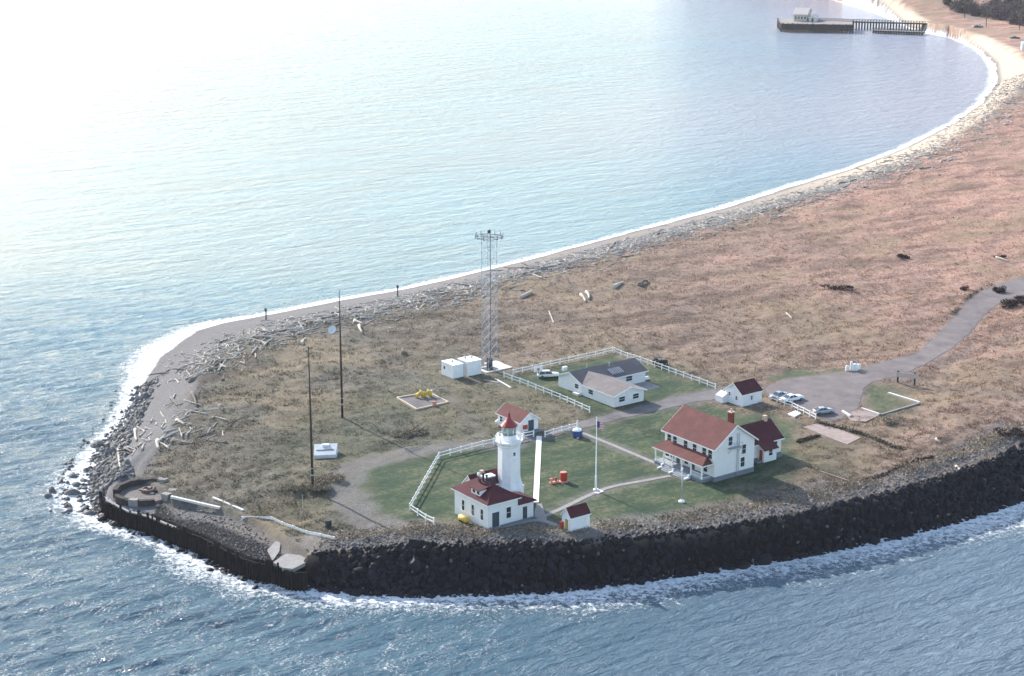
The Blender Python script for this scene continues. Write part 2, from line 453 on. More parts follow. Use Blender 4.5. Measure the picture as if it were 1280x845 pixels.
def build_haze():
    m = bpy.data.materials.new('haze_air'); m.use_nodes = True; nt = m.node_tree
    nt.nodes.remove(nt.nodes['Principled BSDF'])
    v = nt.nodes.new('ShaderNodeVolumePrincipled')
    v.inputs['Color'].default_value = (.93, .96, 1, 1); v.inputs['Density'].default_value = .00004; v.inputs['Anisotropy'].default_value = .2
    link(nt, v.outputs['Volume'], nt.nodes['Material Output'].inputs['Volume'])
    x0, x1, y0, y1, z0, z1 = -9500, 9500, -400, 9800, -4.2, HC + 6
    me = bpy.data.meshes.new('haze')
    me.from_pydata([(x, y, z) for z in (z0, z1) for y in (y0, y1) for x in (x0, x1)], [], [(0, 2, 3, 1), (4, 5, 7, 6), (0, 1, 5, 4), (2, 6, 7, 3), (0, 4, 6, 2), (1, 3, 7, 5)])
    o = bpy.data.objects.new('haze', me); COL.objects.link(o); me.materials.append(m); o['kind'] = 'stuff'
build_haze()

# ================================================================== object helpers
ROT = rad(36.3)

def _setp(o, label, cat, group):
    o['label'] = label; o['category'] = cat
    if group: o['group'] = group

def thing(name, label, cat, loc, rotz=ROT, group=None):
    o = bpy.data.objects.new(name, None); COL.objects.link(o)
    o.empty_display_size = .5
    o.location = loc; o.rotation_euler = (0, 0, rotz); _setp(o, label, cat, group)
    return o

def tag(o, label, cat, group=None):
    _setp(o, label, cat, group); return o

def structure(o):
    o['kind'] = 'structure'; return o

def dup(root, loc, rotz=0, label=None, scale=None):
    r = root.copy(); COL.objects.link(r); r.location = loc; r.rotation_euler = (0, 0, rotz)
    if label: r['label'] = label
    if scale: r.scale = scale
    for ch in list(root.children):
        c = ch.copy(); COL.objects.link(c); c.parent = r
        for g in ch.children:
            d = g.copy(); COL.objects.link(d); d.parent = c
    return r

class MB:
    """collects shapes for one mesh"""
    def __init__(s): s.v = []; s.f = []
    def poly(s, pts):
        n = len(s.v); s.v += [tuple(p) for p in pts]; s.f.append(tuple(range(n, n + len(pts)))); return s
    def box(s, x0, x1, y0, y1, z0, z1):
        n = len(s.v)
        s.v += [(x, y, z) for z in (z0, z1) for y in (y0, y1) for x in (x0, x1)]
        s.f += [tuple(n + i for i in q) for q in ((0, 2, 3, 1), (4, 5, 7, 6), (0, 1, 5, 4), (2, 6, 7, 3), (0, 4, 6, 2), (1, 3, 7, 5))]
        return s
    def bar(s, a, b, w, h=None, up=(0, 0, 1)):
        """square bar from a to b"""
        h = h or w
        a, b = Vector(a), Vector(b); d = (b - a).normalized(); u = Vector(up)
        if abs(d.dot(u)) > .98: u = Vector((1, 0, 0))
        r = d.cross(u).normalized(); q = r.cross(d).normalized(); n = len(s.v)
        for p in (a, b):
            for i, j in ((-1, -1), (1, -1), (1, 1), (-1, 1)):
                s.v.append(tuple(p + r * (i * w / 2) + q * (j * h / 2)))
        s.f += [tuple(n + i for i in q_) for q_ in ((0, 1, 2, 3), (7, 6, 5, 4), (0, 4, 5, 1), (1, 5, 6, 2), (2, 6, 7, 3), (3, 7, 4, 0))]
        return s
    def rings(s, rings, cap=True):
        n0 = len(s.v); m = len(rings[0])
        for r in rings: s.v += [tuple(p) for p in r]
        for k in range(len(rings) - 1):
            for i in range(m):
                j = (i + 1) % m; a = n0 + k * m
                s.f.append((a + i, a + j, a + m + j, a + m + i))
        if cap:
            s.f.append(tuple(n0 + i for i in reversed(range(m))))
            s.f.append(tuple(n0 + (len(rings) - 1) * m + i for i in range(m)))
        return s
    def tube(s, pts, rr, n=8):
        pts = [Vector(p) for p in pts]
        if not hasattr(rr, '__len__'): rr = [rr] * len(pts)
        out = []
        for k, p in enumerate(pts):
            d = (pts[min(k + 1, len(pts) - 1)] - pts[max(k - 1, 0)]).normalized()
            u = Vector((0, 0, 1)) if abs(d.z) < .9 else Vector((1, 0, 0))
            r = d.cross(u).normalized(); q = r.cross(d).normalized()
            out.append([p + (r * math.cos(2 * math.pi * i / n) + q * math.sin(2 * math.pi * i / n)) * rr[k] for i in range(n)])
        return s.rings(out)
    def lathe(s, prof, n=16, c=(0, 0), ph=0.0):
        return s.rings([[(c[0] + r * math.cos(ph + 2 * math.pi * i / n), c[1] + r * math.sin(ph + 2 * math.pi * i / n), z) for i in range(n)] for r, z in prof])
    def prism(s, poly, z0, z1):
        return s.rings([[(x, y, z0) for x, y in poly], [(x, y, z1) for x, y in poly]])
    def slabroof(s, quad, th):
        """a roof plane of some thickness: quad of 3 or 4 points, thickened downward"""
        q = [Vector(p) for p in quad]
        return s.rings([[p - Vector((0, 0, th)) for p in q], q])
    def build(s, name, m, parent=None, smooth=False, bevel=0.0):
        me = bpy.data.meshes.new(name); me.from_pydata(s.v, [], s.f)
        import bmesh
        bm = bmesh.new(); bm.from_mesh(me); bmesh.ops.recalc_face_normals(bm, faces=bm.faces)
        if bevel:
            bmesh.ops.remove_doubles(bm, verts=bm.verts, dist=1e-4)
            bmesh.ops.bevel(bm, geom=list(bm.edges), offset=bevel, segments=1, affect='EDGES', clamp_overlap=True)
        bm.to_mesh(me); bm.free()
        if smooth: me.polygons.foreach_set('use_smooth', [True] * len(me.polygons))
        me.materials.append(m); me.update()
        o = bpy.data.objects.new(name, me); COL.objects.link(o)
        if parent: o.parent = parent
        return o

# ================================================================== materials
def simple(name, c, rough=.7, var=.12, scale=1.5, spec=.3, stain=None, metal=0.0):
    m, nt, b = mat(name)
    tc = nt.nodes.new('ShaderNodeTexCoord').outputs['Object']
    n = noise(nt, scale, 5, .65, tc)
    lo = tuple(max(0, x * (1 - var)) for x in c); hi = tuple(min(.95, x * (1 + var)) for x in c)
    col = ramp(nt, n, [(.3, lo), (.7, hi)])
    if stain:
        k = noise(nt, scale * .45, 6, .7, scaled(nt, tc, (1, 1, .35)))
        col = mixc(nt, ramp(nt, k, [(.52, 0), (.75, .55)]), col, stain)
    link(nt, col, b.inputs['Base Color']); b.inputs['Roughness'].default_value = rough
    b.inputs['Specular IOR Level'].default_value = spec; b.inputs['Metallic'].default_value = metal
    bump(nt, b, n, .25, .03)
    return m

def clapboard(name, c):
    """painted horizontal boards"""
    m, nt, b = mat(name)
    tc = nt.nodes.new('ShaderNodeTexCoord').outputs['Object']
    sep = nt.nodes.new('ShaderNodeSeparateXYZ'); link(nt, tc, sep.inputs[0])
    saw = mth(nt, 'FRACT', mth(nt, 'MULTIPLY', sep.outputs['Z'], 6.5))
    n = noise(nt, .8, 5, .65, tc)
    col = ramp(nt, n, [(.3, tuple(x * .93 for x in c)), (.7, c)])
    k = noise(nt, .5, 6, .75, scaled(nt, tc, (1, 1, .3)))
    col = mixc(nt, ramp(nt, k, [(.58, 0), (.8, .35)]), col, (.55, .52, .47))
    link(nt, col, b.inputs['Base Color']); b.inputs['Roughness'].default_value = .65
    bump(nt, b, saw, .5, .03)
    return m

def shingle(name, c, c2, patch=.5):
    """roof shingles in courses with mottled tabs"""
    m, nt, b = mat(name)
    tc = nt.nodes.new('ShaderNodeTexCoord').outputs['Object']
    sep = nt.nodes.new('ShaderNodeSeparateXYZ'); link(nt, tc, sep.inputs[0])
    saw = mth(nt, 'FRACT', mth(nt, 'MULTIPLY', sep.outputs['Z'], 5.0))
    n = noise(nt, 5, 3, .7, tc); n2 = noise(nt, .5, 5, .65, tc)
    col = ramp(nt, n, [(.3, c2), (.7, c)])
    col = mixc(nt, ramp(nt, n2, [(.45, 0), (.75, patch)]), col, tuple(min(1, x * 1.35 + .012) for x in c))
    link(nt, col, b.inputs['Base Color']); b.inputs['Roughness'].default_value = .85; b.inputs['Specular IOR Level'].default_value = .2
    bump(nt, b, mth(nt, 'ADD', saw, n), .5, .04)
    return m

WHITE = clapboard('white_boards', (.80, .80, .78))
STUCCO = simple('white_stucco', (.80, .80, .79), .75, .05, 1.2, .2, (.62, .60, .56))
TRIM = simple('white_trim', (.82, .82, .80), .6, .05)
FENCEW = simple('white_fence', (.80, .80, .77), .7, .06, 3, .2, (.6, .58, .52))
RED = shingle('red_roof', (.140, .050, .044), (.095, .034, .032))
RED2 = shingle('dark_red_roof', (.095, .024, .030), (.062, .015, .021))
GREYR = shingle('grey_roof', (.105, .10, .11), (.07, .07, .078))
BROWNR = shingle('brown_roof', (.20, .172, .165), (.145, .124, .12))
GLASS, _nt, _b = mat('window_glass'); _b.inputs['Base Color'].default_value = (.03, .04, .045, 1); _b.inputs['Roughness'].default_value = .12
DOOR = simple('slate_door', (.045, .065, .08), .5)
OCHRE = simple('ochre_door', (.42, .27, .05), .6)
REDP = simple('red_paint', (.42, .05, .03), .5)
PINKP = simple('faded_red_paint', (.55, .24, .18), .7)
YELLOW = simple('yellow_paint', (.62, .42, .07), .5, .15)
BLUEP = simple('blue_paint', (.035, .075, .22), .5)
BRICK = simple('chimney_brick', (.20, .045, .035), .85, .3, 6)
PALEB = simple('pale_chimney', (.55, .38, .28), .85, .2, 6)
FOUND = simple('foundation', (.17, .19, .22), .85, .2, 2)
CONC = simple('concrete', (.26, .245, .23), .85, .18, 1.2, .2, (.25, .23, .20))
CONCW = simple('pale_concrete', (.66, .63, .58), .85, .1, 1.5, .2, (.48, .45, .40))
PINKC = simple('pinkish_slab', (.31, .24, .21), .9, .22, .8, .2, (.26, .19, .14))
STEEL = simple('galvanised_steel', (.40, .43, .46), .5, .1, 4, .5, None, .5)
DARKS = simple('dark_metal', (.035, .035, .04), .5, .2)
POLE = simple('dark_pole', (.045, .035, .03), .8, .3, 2)
WOODG = simple('weathered_timber', (.055, .048, .044), .9, .35, 2, .15, (.02, .018, .018))
WOODP = simple('bare_timber', (.52, .43, .31), .8, .2, 2)
BLEACH = simple('bleached_driftwood', (.47, .42, .36), .9, .3, 1.2, .1, (.20, .17, .14))
GREYD = simple('grey_driftwood', (.17, .15, .135), .9, .3, 1.2, .1, (.12, .10, .09))
WOODD = simple('sea_wall_timber', (.020, .018, .019), .95, .4, 2, .08, (.008, .008, .010))
RUB = simple('tyre_rubber', (.02, .02, .02), .8)
CHROME = simple('chrome', (.6, .6, .6), .25, .05, 2, .5, None, 1.0)

# ================================================================== building pieces
def obox(mb, c, n, w, z0, z1, d0, d1):
    """box on a wall: c = (x, y) on the wall, n = outward normal, w = width along the wall"""
    t = (-n[1], n[0])
    pts = [(c[0] + t[0] * a + n[0] * d, c[1] + t[1] * a + n[1] * d) for a, d in ((-w / 2, d0), (w / 2, d0), (w / 2, d1), (-w / 2, d1))]
    return mb.prism(pts, z0, z1)

def window(par, c, n, w, z, h, sash=True, frame=TRIM):
    t = (-n[1], n[0]); f = MB(); b = .09
    def at(a): return (c[0] + t[0] * a, c[1] + t[1] * a)
    obox(f, at(-w / 2 - b / 2), n, b, z, z + h, -.02, .07); obox(f, at(w / 2 + b / 2), n, b, z, z + h, -.02, .07)
    obox(f, c, n, w + 2 * b, z + h, z + h + b, -.02, .075); obox(f, c, n, w + 2 * b + .12, z - .1, z, -.02, .13)
    if sash: obox(f, c, n, w - .004, z + h * .5 - .025, z + h * .5 + .025, .012, .045)
    fo = f.build('window', frame, par)
    p = MB(); obox(p, c, n, w, z, z + h, -.02, .010)
    p.build('pane', GLASS, fo)
    return fo

def door(par, c, n, w, h, m=DOOR, z=.05):
    t = (-n[1], n[0]); d = MB(); obox(d, c, n, w, z, z + h, -.03, .03)
    do = d.build('door', m, par)
    f = MB(); b = .1
    for s in (-1, 1): obox(f, (c[0] + t[0] * s * (w / 2 + b / 2), c[1] + t[1] * s * (w / 2 + b / 2)), n, b, z, z + h, -.02, .06)
    obox(f, c, n, w + 2 * b, z + h, z + h + b, -.02, .065)
    f.build('door_frame', TRIM, do)
    k = MB(); obox(k, (c[0] + t[0] * w * .38, c[1] + t[1] * w * .38), n, .07, z + h * .46, z + h * .46 + .07, .03, .09); k.build('handle', CHROME, do)
    return do

def gable(par, x0, x1, y0, y1, eave, ridge, axis, wallm, roofm, oh=.35, th=.14, ohg=.35, z0=0, roofname='roof'):
    """gabled block: ridge along axis"""
    w = MB()
    if axis == 'y':
        xm = (x0 + x1) / 2; s = (ridge - eave) / (xm - x0)
        for y in (y0, y1): w.poly([(x0, y, z0), (x1, y, z0), (x1, y, eave), (xm, y, ridge - .01), (x0, y, eave)])
        for x in (x0, x1): w.poly([(x, y0, z0), (x, y1, z0), (x, y1, eave), (x, y0, eave)])
        wo = w.build('wall', wallm, par); r = MB(); e = eave - s * oh
        r.slabroof([(x0 - oh, y0 - ohg, e + th), (xm, y0 - ohg, ridge + th), (xm, y1 + ohg, ridge + th), (x0 - oh, y1 + ohg, e + th)], th)
        r.slabroof([(xm, y0 - ohg, ridge + th), (x1 + oh, y0 - ohg, e + th), (x1 + oh, y1 + ohg, e + th), (xm, y1 + ohg, ridge + th)], th)
        f = MB()
        for y in (y0 - ohg - .03, y1 + ohg):
            for xa in (x0 - oh, x1 + oh): f.rings([[(xa, y, e - .1), (xm, y, ridge - .1), (xm, y + .03, ridge - .1), (xa, y + .03, e - .1)], [(xa, y, e + th), (xm, y, ridge + th), (xm, y + .03, ridge + th), (xa, y + .03, e + th)]])
        for xa, sg in ((x0 - oh, -1), (x1 + oh, 1)): f.box(min(xa, xa + sg * .03), max(xa, xa + sg * .03), y0 - ohg, y1 + ohg, e - .06, e + th - .01)
    else:
        ym = (y0 + y1) / 2; s = (ridge - eave) / (ym - y0)
        for x in (x0, x1): w.poly([(x, y0, z0), (x, y1, z0), (x, y1, eave), (x, ym, ridge - .01), (x, y0, eave)])
        for y in (y0, y1): w.poly([(x0, y, z0), (x1, y, z0), (x1, y, eave), (x0, y, eave)])
        wo = w.build('wall', wallm, par); r = MB(); e = eave - s * oh
        r.slabroof([(x0 - ohg, y0 - oh, e + th), (x1 + ohg, y0 - oh, e + th), (x1 + ohg, ym, ridge + th), (x0 - ohg, ym, ridge + th)], th)
        r.slabroof([(x0 - ohg, ym, ridge + th), (x1 + ohg, ym, ridge + th), (x1 + ohg, y1 + oh, e + th), (x0 - ohg, y1 + oh, e + th)], th)
        f = MB()
        for x in (x0 - ohg - .03, x1 + ohg):
            for ya in (y0 - oh, y1 + oh): f.rings([[(x, ya, e - .1), (x, ym, ridge - .1), (x + .03, ym, ridge - .1), (x + .03, ya, e - .1)], [(x, ya, e + th), (x, ym, ridge + th), (x + .03, ym, ridge + th), (x + .03, ya, e + th)]])
        for ya, sg in ((y0 - oh, -1), (y1 + oh, 1)): f.box(x0 - ohg, x1 + ohg, min(ya, ya + sg * .03), max(ya, ya + sg * .03), e - .06, e + th - .01)
    ro = r.build(roofname, roofm, par)
    f.build('fascia', TRIM, ro)
    return wo, ro

def site(px, py, dz=-.05):
    g = ground(px, py); g.z += dz
    return g

# ------------------------------------------------------------------ lighthouse
def lighthouse():
    t = thing('lighthouse_tower', 'tall white eight-sided lighthouse tower with red conical lantern roof', 'lighthouse', site(636.3, 625))
    N = 8; ph = rad(-36.3 + 8)
    q = 1 / math.cos(math.pi / 8)
    MB().lathe([(2.62 * q, -.3), (2.62 * q, 2.75)], N, ph=ph).build('base', STUCCO, t)
    MB().lathe([(2.70 * q, 2.75), (2.70 * q, 2.95), (2.5 * q, 2.97), (2.12 * q, 4.1), (2.02 * q, 5.0), (1.96 * q, 11.0), (2.1 * q, 11.15), (2.1 * q, 11.4), (2.35 * q, 11.75), (2.35 * q, 11.9), (2.5 * q, 12.0), (2.5 * q, 12.15)], N, ph=ph).build('shaft', STUCCO, t)
    wall = MB()
    for k in range(8):
        a = ph + k * math.pi / 4
        wall.bar((2.42 * q * math.cos(a), 2.42 * q * math.sin(a), 12.15), (2.42 * q * math.cos(a), 2.42 * q * math.sin(a), 13.1), .14)
        a2 = a + math.pi / 4
        for z in (12.45, 12.75, 13.08): wall.bar((2.42 * q * math.cos(a), 2.42 * q * math.sin(a), z), (2.42 * q * math.cos(a2), 2.42 * q * math.sin(a2), z), .07)
    wall.build('gallery_railing', TRIM, t)
    MB().lathe([(1.45, 12.15), (1.45, 13.15), (1.52, 13.17), (1.52, 13.25)], 16).build('lantern_base', TRIM, t)
    gl, nt, b = mat('lantern_glass'); b.inputs['Base Color'].default_value = (.55, .66, .66, 1); b.inputs['Roughness'].default_value = .06; b.inputs['Transmission Weight'].default_value = .7
    MB().lathe([(1.34, 13.25), (1.34, 14.9)], 16).build('lantern_glass', gl, t)
    for k in range(8):
        br = MB()
        a = k * math.pi / 4
        br.bar((1.38 * math.cos(a), 1.38 * math.sin(a), 13.25), (1.38 * math.cos(a), 1.38 * math.sin(a), 14.9), .07)
        br.build('lantern_mullion', TRIM, t)
    MB().lathe([(.18, 13.26), (.36, 13.5), (.42, 14.1), (.36, 14.6), (.15, 14.8)], 12).build('lens', simple('lens_glass', (.75, .78, .70), .1, .05), t, True)
    MB().lathe([(.3, 14.88), (1.62, 14.9), (1.66, 15.02), (1.2, 15.5), (.62, 16.1), (.32, 16.6), (.26, 16.85)], 16).build('lantern_roof', simple('lantern_red', (.30, .045, .045), .45), t)
    MB().lathe([(.08, 16.82), (.2, 16.95), (.27, 17.15), (.2, 17.35), (.06, 17.45), (.035, 18.3)], 10).build('finial', simple('finial_red', (.22, .035, .035), .5), t, True)
    a = ph + math.pi / 8 * 1
    t.scale = (.9, .9, .905)
    for zz, k in ((9.2, 6), (6.2, 6)):
        a = ph + (k + .5) * math.pi / 4 - math.pi / 4 * 0
        n = (math.cos(a), math.sin(a)); rr = 1.99 if zz < 8 else 1.965
        if zz > 8: window(t, (n[0] * rr, n[1] * rr), n, .5, zz, 1.0)
lighthouse()

def fog_building():
    t = thing('lighthouse_station', 'white station building with hipped red roof at the foot of the lighthouse', 'building', site(610.3, 662.2))
    X, Y, E = 6.05, 9.7, 4.35
    MB().box(0, X, 0, Y, -.3, E).build('wall', WHITE, t)
    MB().box(-.05, X + 3.5, -.05, .0 - .003, -.2, .3).build('shaded_walk', FOUND, t)  # ground-level walk strip, its shade put into the blue-grey colour
    oh = .45; e = E - .02
    def hip(name, x0, x1, y0, y1, z, rx0, ry0, rx1, ry1, rz, m):
        r = MB(); A = (x0, y0, z); B = (x1, y0, z); C_ = (x1, y1, z); D = (x0, y1, z); p = (rx0, ry0, rz); q = (rx1, ry1, rz)
        r.poly([A, B, p]); r.poly([B, C_, q, p]); r.poly([C_, D, q]); r.poly([D, A, p, q])
        r.box(x0, x1, y0, y1, z - .16, z - .001)
        return r.build(name, m, t)
    ro = hip('roof', -oh, X + oh, -oh, Y + oh, E + .16, X / 2, 3.1, X / 2, 6.8, E + 2.35, RED2)
    MB().box(-oh - .03, X + oh + .03, -oh - .03, -oh - .002, E - .06, E + .10).box(-oh - .03, -oh - .002, -oh, Y + oh, E - .06, E + .10).build('fascia', TRIM, ro)
    # lower wing on the right
    MB().box(X + .002, 9.4, .12, 4.3, -.3, 3.05).build('wing_wall', WHITE, t)
    r = MB(); x1 = 9.85; z = 3.2
    r.poly([(X + .01, -.3, z), (x1, -.3, z), (X + .01, 2.2, 4.75)]); r.poly([(x1, -.3, z), (x1, 4.7, z), (X + .01, 2.2, 4.75)]); r.poly([(x1, 4.7, z), (X + .01, 4.7, z), (X + .01, 2.2, 4.75)])
    r.box(X + .01, x1, -.3, 4.7, z - .15, z - .002); r.build('wing_roof', RED2, t)
    for y in (1.75, 4.35, 7.15): window(t, (0, y), (-1, 0), .75, 1.25, 1.85)
    door(t, (1.5, 0), (0, -1), 1.45, 2.75)
    window(t, (4.15, 0), (0, -1), .95, 1.2, 1.9)
    door(t, (7.6, .12), (0, -1), .95, 2.35)
    # dormer on the left slope
    d = MB(); d.box(.30, 2.6, 2.75, 5.2, E + .3, E + 1.55); do = d.build('dormer', TRIM, t)
    MB().slabroof([(.05, 2.55, E + 1.66), (2.75, 2.55, E + 2.2), (2.75, 5.4, E + 2.2), (.05, 5.4, E + 1.66)], .12).build('dormer_roof', RED2, do)
    for y in (3.25, 4.45):
        w = MB(); obox(w, (.30, y), (-1, 0), .75, E + .85, E + 1.35, -.01, .02); w.build('dormer_pane', GLASS, do)
    # flat topped louvre house near the ridge, vents
    d = MB(); d.box(3.3, 5.2, 5.4, 6.6, E + 1.0, E + 2.35); do = d.build('louvre_house', simple('dark_louvre', (.07, .055, .07), .8), t)
    MB().box(3.15, 5.35, 5.3, 6.7, E + 2.35, E + 2.58).build('louvre_cap', TRIM, do)
    v = MB(); v.tube([(2.1, 5.6, E + 1.0), (2.1, 5.6, E + 3.0)], .1); vo = v.build('vent_pipe', DARKS, t)
    MB().lathe([(.1, E + 2.95), (.24, E + 3.05), (.3, E + 3.3), (.24, E + 3.55), (.05, E + 3.65)], 12, c=(2.1, 5.6)).build('vent_ball', TRIM, vo, True)
    for x, y, h, rr in ((2.6, 5.0, 3.5, .2), (3.0, 4.6, 3.1, .16), (1.9, 4.9, 2.6, .14)):
        MB().tube([(x, y, E + .9), (x, y, E + h)], rr).lathe([(rr * 1.5, E + h), (rr * 1.5, E + h + .2)], 10, c=(x, y)).build('stove_pipe', DARKS, t)
    MB().box(4.0, 4.6, 7.6, 8.2, E + 1.0, E + 2.9).build('chimney', PALEB, t)
    # gabled annex between building and tower
    gable(t, 4.2, 11.0, Y + .1, 13.0, 3.6, 5.3, 'x', WHITE, RED2, .3, .12, .3, -.2, 'annex_roof')
fog_building()

def shed_red():
    t = thing('store_shed', 'tiny white shed with red roof and ochre door at the top of the rock armour', 'shed', site(713.2, 665))
    gable(t, 0, 4.0, 0, 2.3, 2.55, 3.85, 'x', STUCCO, RED2, .2, .12, .15, -.4)
    door(t, (0, 1.0), (-1, 0), .85, 1.95, OCHRE)
shed_red()
g = ground(702.5, 661.5)
t = thing('fire_box', 'small red fire hose box beside the ochre door of the tiny shed', 'fire box', g)
MB().box(-.3, .3, -.3, .3, .35, 1.25).build('cabinet', REDP, t); MB().box(-.06, .06, -.06, .06, -.2, .35).build('post', REDP, t); MB().box(-.36, .36, -.36, .36, 1.25, 1.36).build('lid', REDP, t)

def oil_house():
    t = thing('oil_house', 'white gabled storehouse with dull red roof behind the lighthouse tower', 'building', site(650.5, 542.5))
    gable(t, 0, 4.2, 0, 7.3, 2.45, 3.95, 'y', STUCCO, RED, .35, .14, .35, -.3)
    door(t, (2.5, 0), (0, -1), 1.35, 2.35)
    window(t, (0, 6.2), (-1, 0), .8, .9, 1.2); window(t, (0, 2.5), (-1, 0), .8, .9, 1.2)
    p = MB(); p.box(.6, 4.3, -1.3, -.004, -.3, .35); p.build('stoop', FOUND, t)
    b = MB(); obox(b, (1.05, 0), (0, -1), .95, .9, 1.65, .01, .3); b.build('hose_box', REDP, t)
    MB().tube([(-.9, 6.8, .7), (-.2, 6.8, 1.1)], .3, 10).tube([(-.9, 6.2, 0), (-.3, 6.2, 1.6)], .07).build('wall_winch', TRIM, t)
oil_house()

# ------------------------------------------------------------------ keeper's house
def keepers_house():
    t = thing('keepers_house', 'large two storey white house with red gabled roof and columned front porch', 'house', site(892.6, 602.8))
    X, Y, E, R = 9.5, 13.4, 6.4, 9.7
    gable(t, 0, X, 0, Y, E, R, 'y', WHITE, RED, .55, .18, .5, .9)
    MB().box(-.06, X + .06, -.06, Y + .06, -.5, .95).build('foundation', FOUND, t)
    MB().box(5.1, 5.9, 1.6, 2.5, R - 1.3, R + 1.75).build('chimney', BRICK, t)
    MB().box(5.0, 6.0, 1.5, 2.6, R + 1.75, R + 1.9).tube([(5.5, 2.05, R + 1.9), (5.5, 2.05, R + 2.4)], .18).build('chimney_cap', PALEB, t)
    for y in (1.2, 2.75, 5.3, 7.7, 10.6, 12.15): window(t, (0, y), (-1, 0), 1.02, 4.1, 1.75)
    window(t, (3.6, 0), (0, -1), .95, 6.2, 1.6); window(t, (6.95, 0), (0, -1), .95, 4.0, 1.7); window(t, (6.7, 0), (0, -1), .95, 1.6, 1.75)
    # fire escape on the gable
    f = MB(); f.box(2.9, 5.7, -1.0, -.02, 5.75, 5.83)
    for x in (2.9, 3.8, 4.7, 5.7): f.bar((x, -.98, 5.8), (x, -.98, 6.75), .05)
    f.bar((2.9, -.98, 6.72), (5.7, -.98, 6.72), .05); f.bar((2.9, -.98, 5.8), (3.2, -.02, 4.7), .06); f.bar((5.6, -.98, 5.8), (5.4, -.02, 4.7), .06)
    fe = f.build('fire_escape', STEEL, t)
    l = MB()
    for x in (5.15, 5.6): l.bar((x, -.2, .2), (x, -.2, 8.2), .06)
    for k in range(26): l.bar((5.15, -.2, .4 + k * .3), (5.6, -.2, .4 + k * .3), .04)
    l.build('ladder', STEEL, fe)
    # porch
    px = -2.15
    MB().box(px, -.07, .9, 13.7, -.4, .62).build('porch_base', FOUND, t)
    MB().box(px - .05, -.06, .85, 13.75, .62, .78).build('porch_floor', simple('porch_floor', (.33, .35, .37), .7), t)
    r = MB(); e, w = 3.35, 4.55; a, b, c, d = (px - .3, .5, e), (px - .3, 14.05, e), (-.01, 12.7, w), (-.01, 1.9, w)
    r.poly([a, b, c, d]); r.poly([a, d, (-.01, .5, e)]); r.poly([b, (-.01, 14.05, e), c]); r.box(px - .3, -.01, .5, 14.05, e - .2, e - .003)
    pr = r.build('porch_roof', RED, t)
    MB().box(px - .33, px - .302, .5, 14.05, e - .22, e - .02).box(px - .3, -.012, .47, .498, e - .22, e - .02).build('porch_fascia', TRIM, pr)
    for y in (1.05, 3.9, 6.4, 8.9, 11.3, 13.5):
        MB().box(px + .03, px + .23, y - .1, y + .1, .78, e - .2).box(px - .02, px + .28, y - .15, y + .15, .78, .95).build('column', TRIM, t)
    for y0, y1 in ((1.15, 3.8), (11.4, 13.4)):
        rl = MB()
        rl.box(px + .1, px + .16, y0, y1, 1.6, 1.68); rl.box(px + .1, px + .16, y0, y1, .9, .97)
        for k in range(int((y1 - y0) / .2)): rl.box(px + .11, px + .15, y0 + .1 + k * .2, y0 + .14 + k * .2, .97, 1.6)
        rl.build('porch_railing', TRIM, t)
    rl = MB()
    rl.box(px + .15, -.1, .98, 1.04, 1.6, 1.68); rl.box(px + .15, -.1, .98, 1.04, .9, .97)
    rl.build('porch_railing', TRIM, t)
    st = MB()
    for k in range(4):
        for y0, y1 in ((4.25, 7.9), (8.35, 11.0)): st.box(px - .3 - .28 * k, px - .28 * k - .062, y0, y1, -.3, .62 - .17 * k)
    st.build('steps', simple('step_grey', (.36, .37, .39), .8), t)
    for y in (4.0, 8.12, 11.22):
        MB().prism([(px - 1.35, y - .17), (px - .062, y - .17), (px - .062, y + .17), (px - 1.35, y + .17)], -.3, .35).box(px - .5, px - .063, y - .16, y + .16, .35, .8).build('cheek_wall', TRIM, t)
    for y in (5.6, 9.6): door(t, (0, y), (-1, 0), 1.0, 2.2, DOOR, .8)
    for y in (2.3, 7.4, 11.2, 12.6): window(t, (0, y), (-1, 0), 1.0, 1.4, 1.35)
    # rear wing
    gable(t, X + .003, 20.1, 3.9, 10.7, 3.45, 5.95, 'x', WHITE, RED2, .45, .16, .4, .55, 'wing_roof')
    MB().box(X + .01, 20.15, 3.84, 10.76, -.4, .6).build('wing_foundation', FOUND, t)
    MB().box(18.6, 19.3, 6.9, 7.6, 5.4, 6.9).build('wing_chimney', PALEB, t)
    window(t, (11.3, 3.9), (0, -1), .95, 1.35, 1.6); window(t, (18.6, 3.9), (0, -1), .9, 1.35, 1.6)
    e = MB(); x0, x1, y0, y1 = 14.2, 17.3, 2.2, 3.896
    for x in (x0, x1): e.poly([(x, y0, .1), (x, y1, .1), (x, y1, 3.42), (x, y0, 2.55)])
    e.poly([(x0, y0, .1), (x1, y0, .1), (x1, y0, 2.55), (x0, y0, 2.55)]); e.build('entry_wall', WHITE, t)
    MB().slabroof([(x0 - .25, y0 - .35, 2.52), (x1 + .25, y0 - .35, 2.52), (x1 + .25, y1 + .15, 3.72), (x0 - .25, y1 + .15, 3.72)], .14).build('entry_roof', RED2, t)
    door(t, (x0, 3.0), (-1, 0), .9, 2.0, REDP, .35); window(t, (15.8, y0), (0, -1), .9, 1.2, 1.2)
    MB().box(12.9, 14.19, 2.5, 3.83, -.3, .33).box(17.6, 19.6, 2.9, 3.83, -.3, .5).build('back_steps', FOUND, t)
keepers_house()

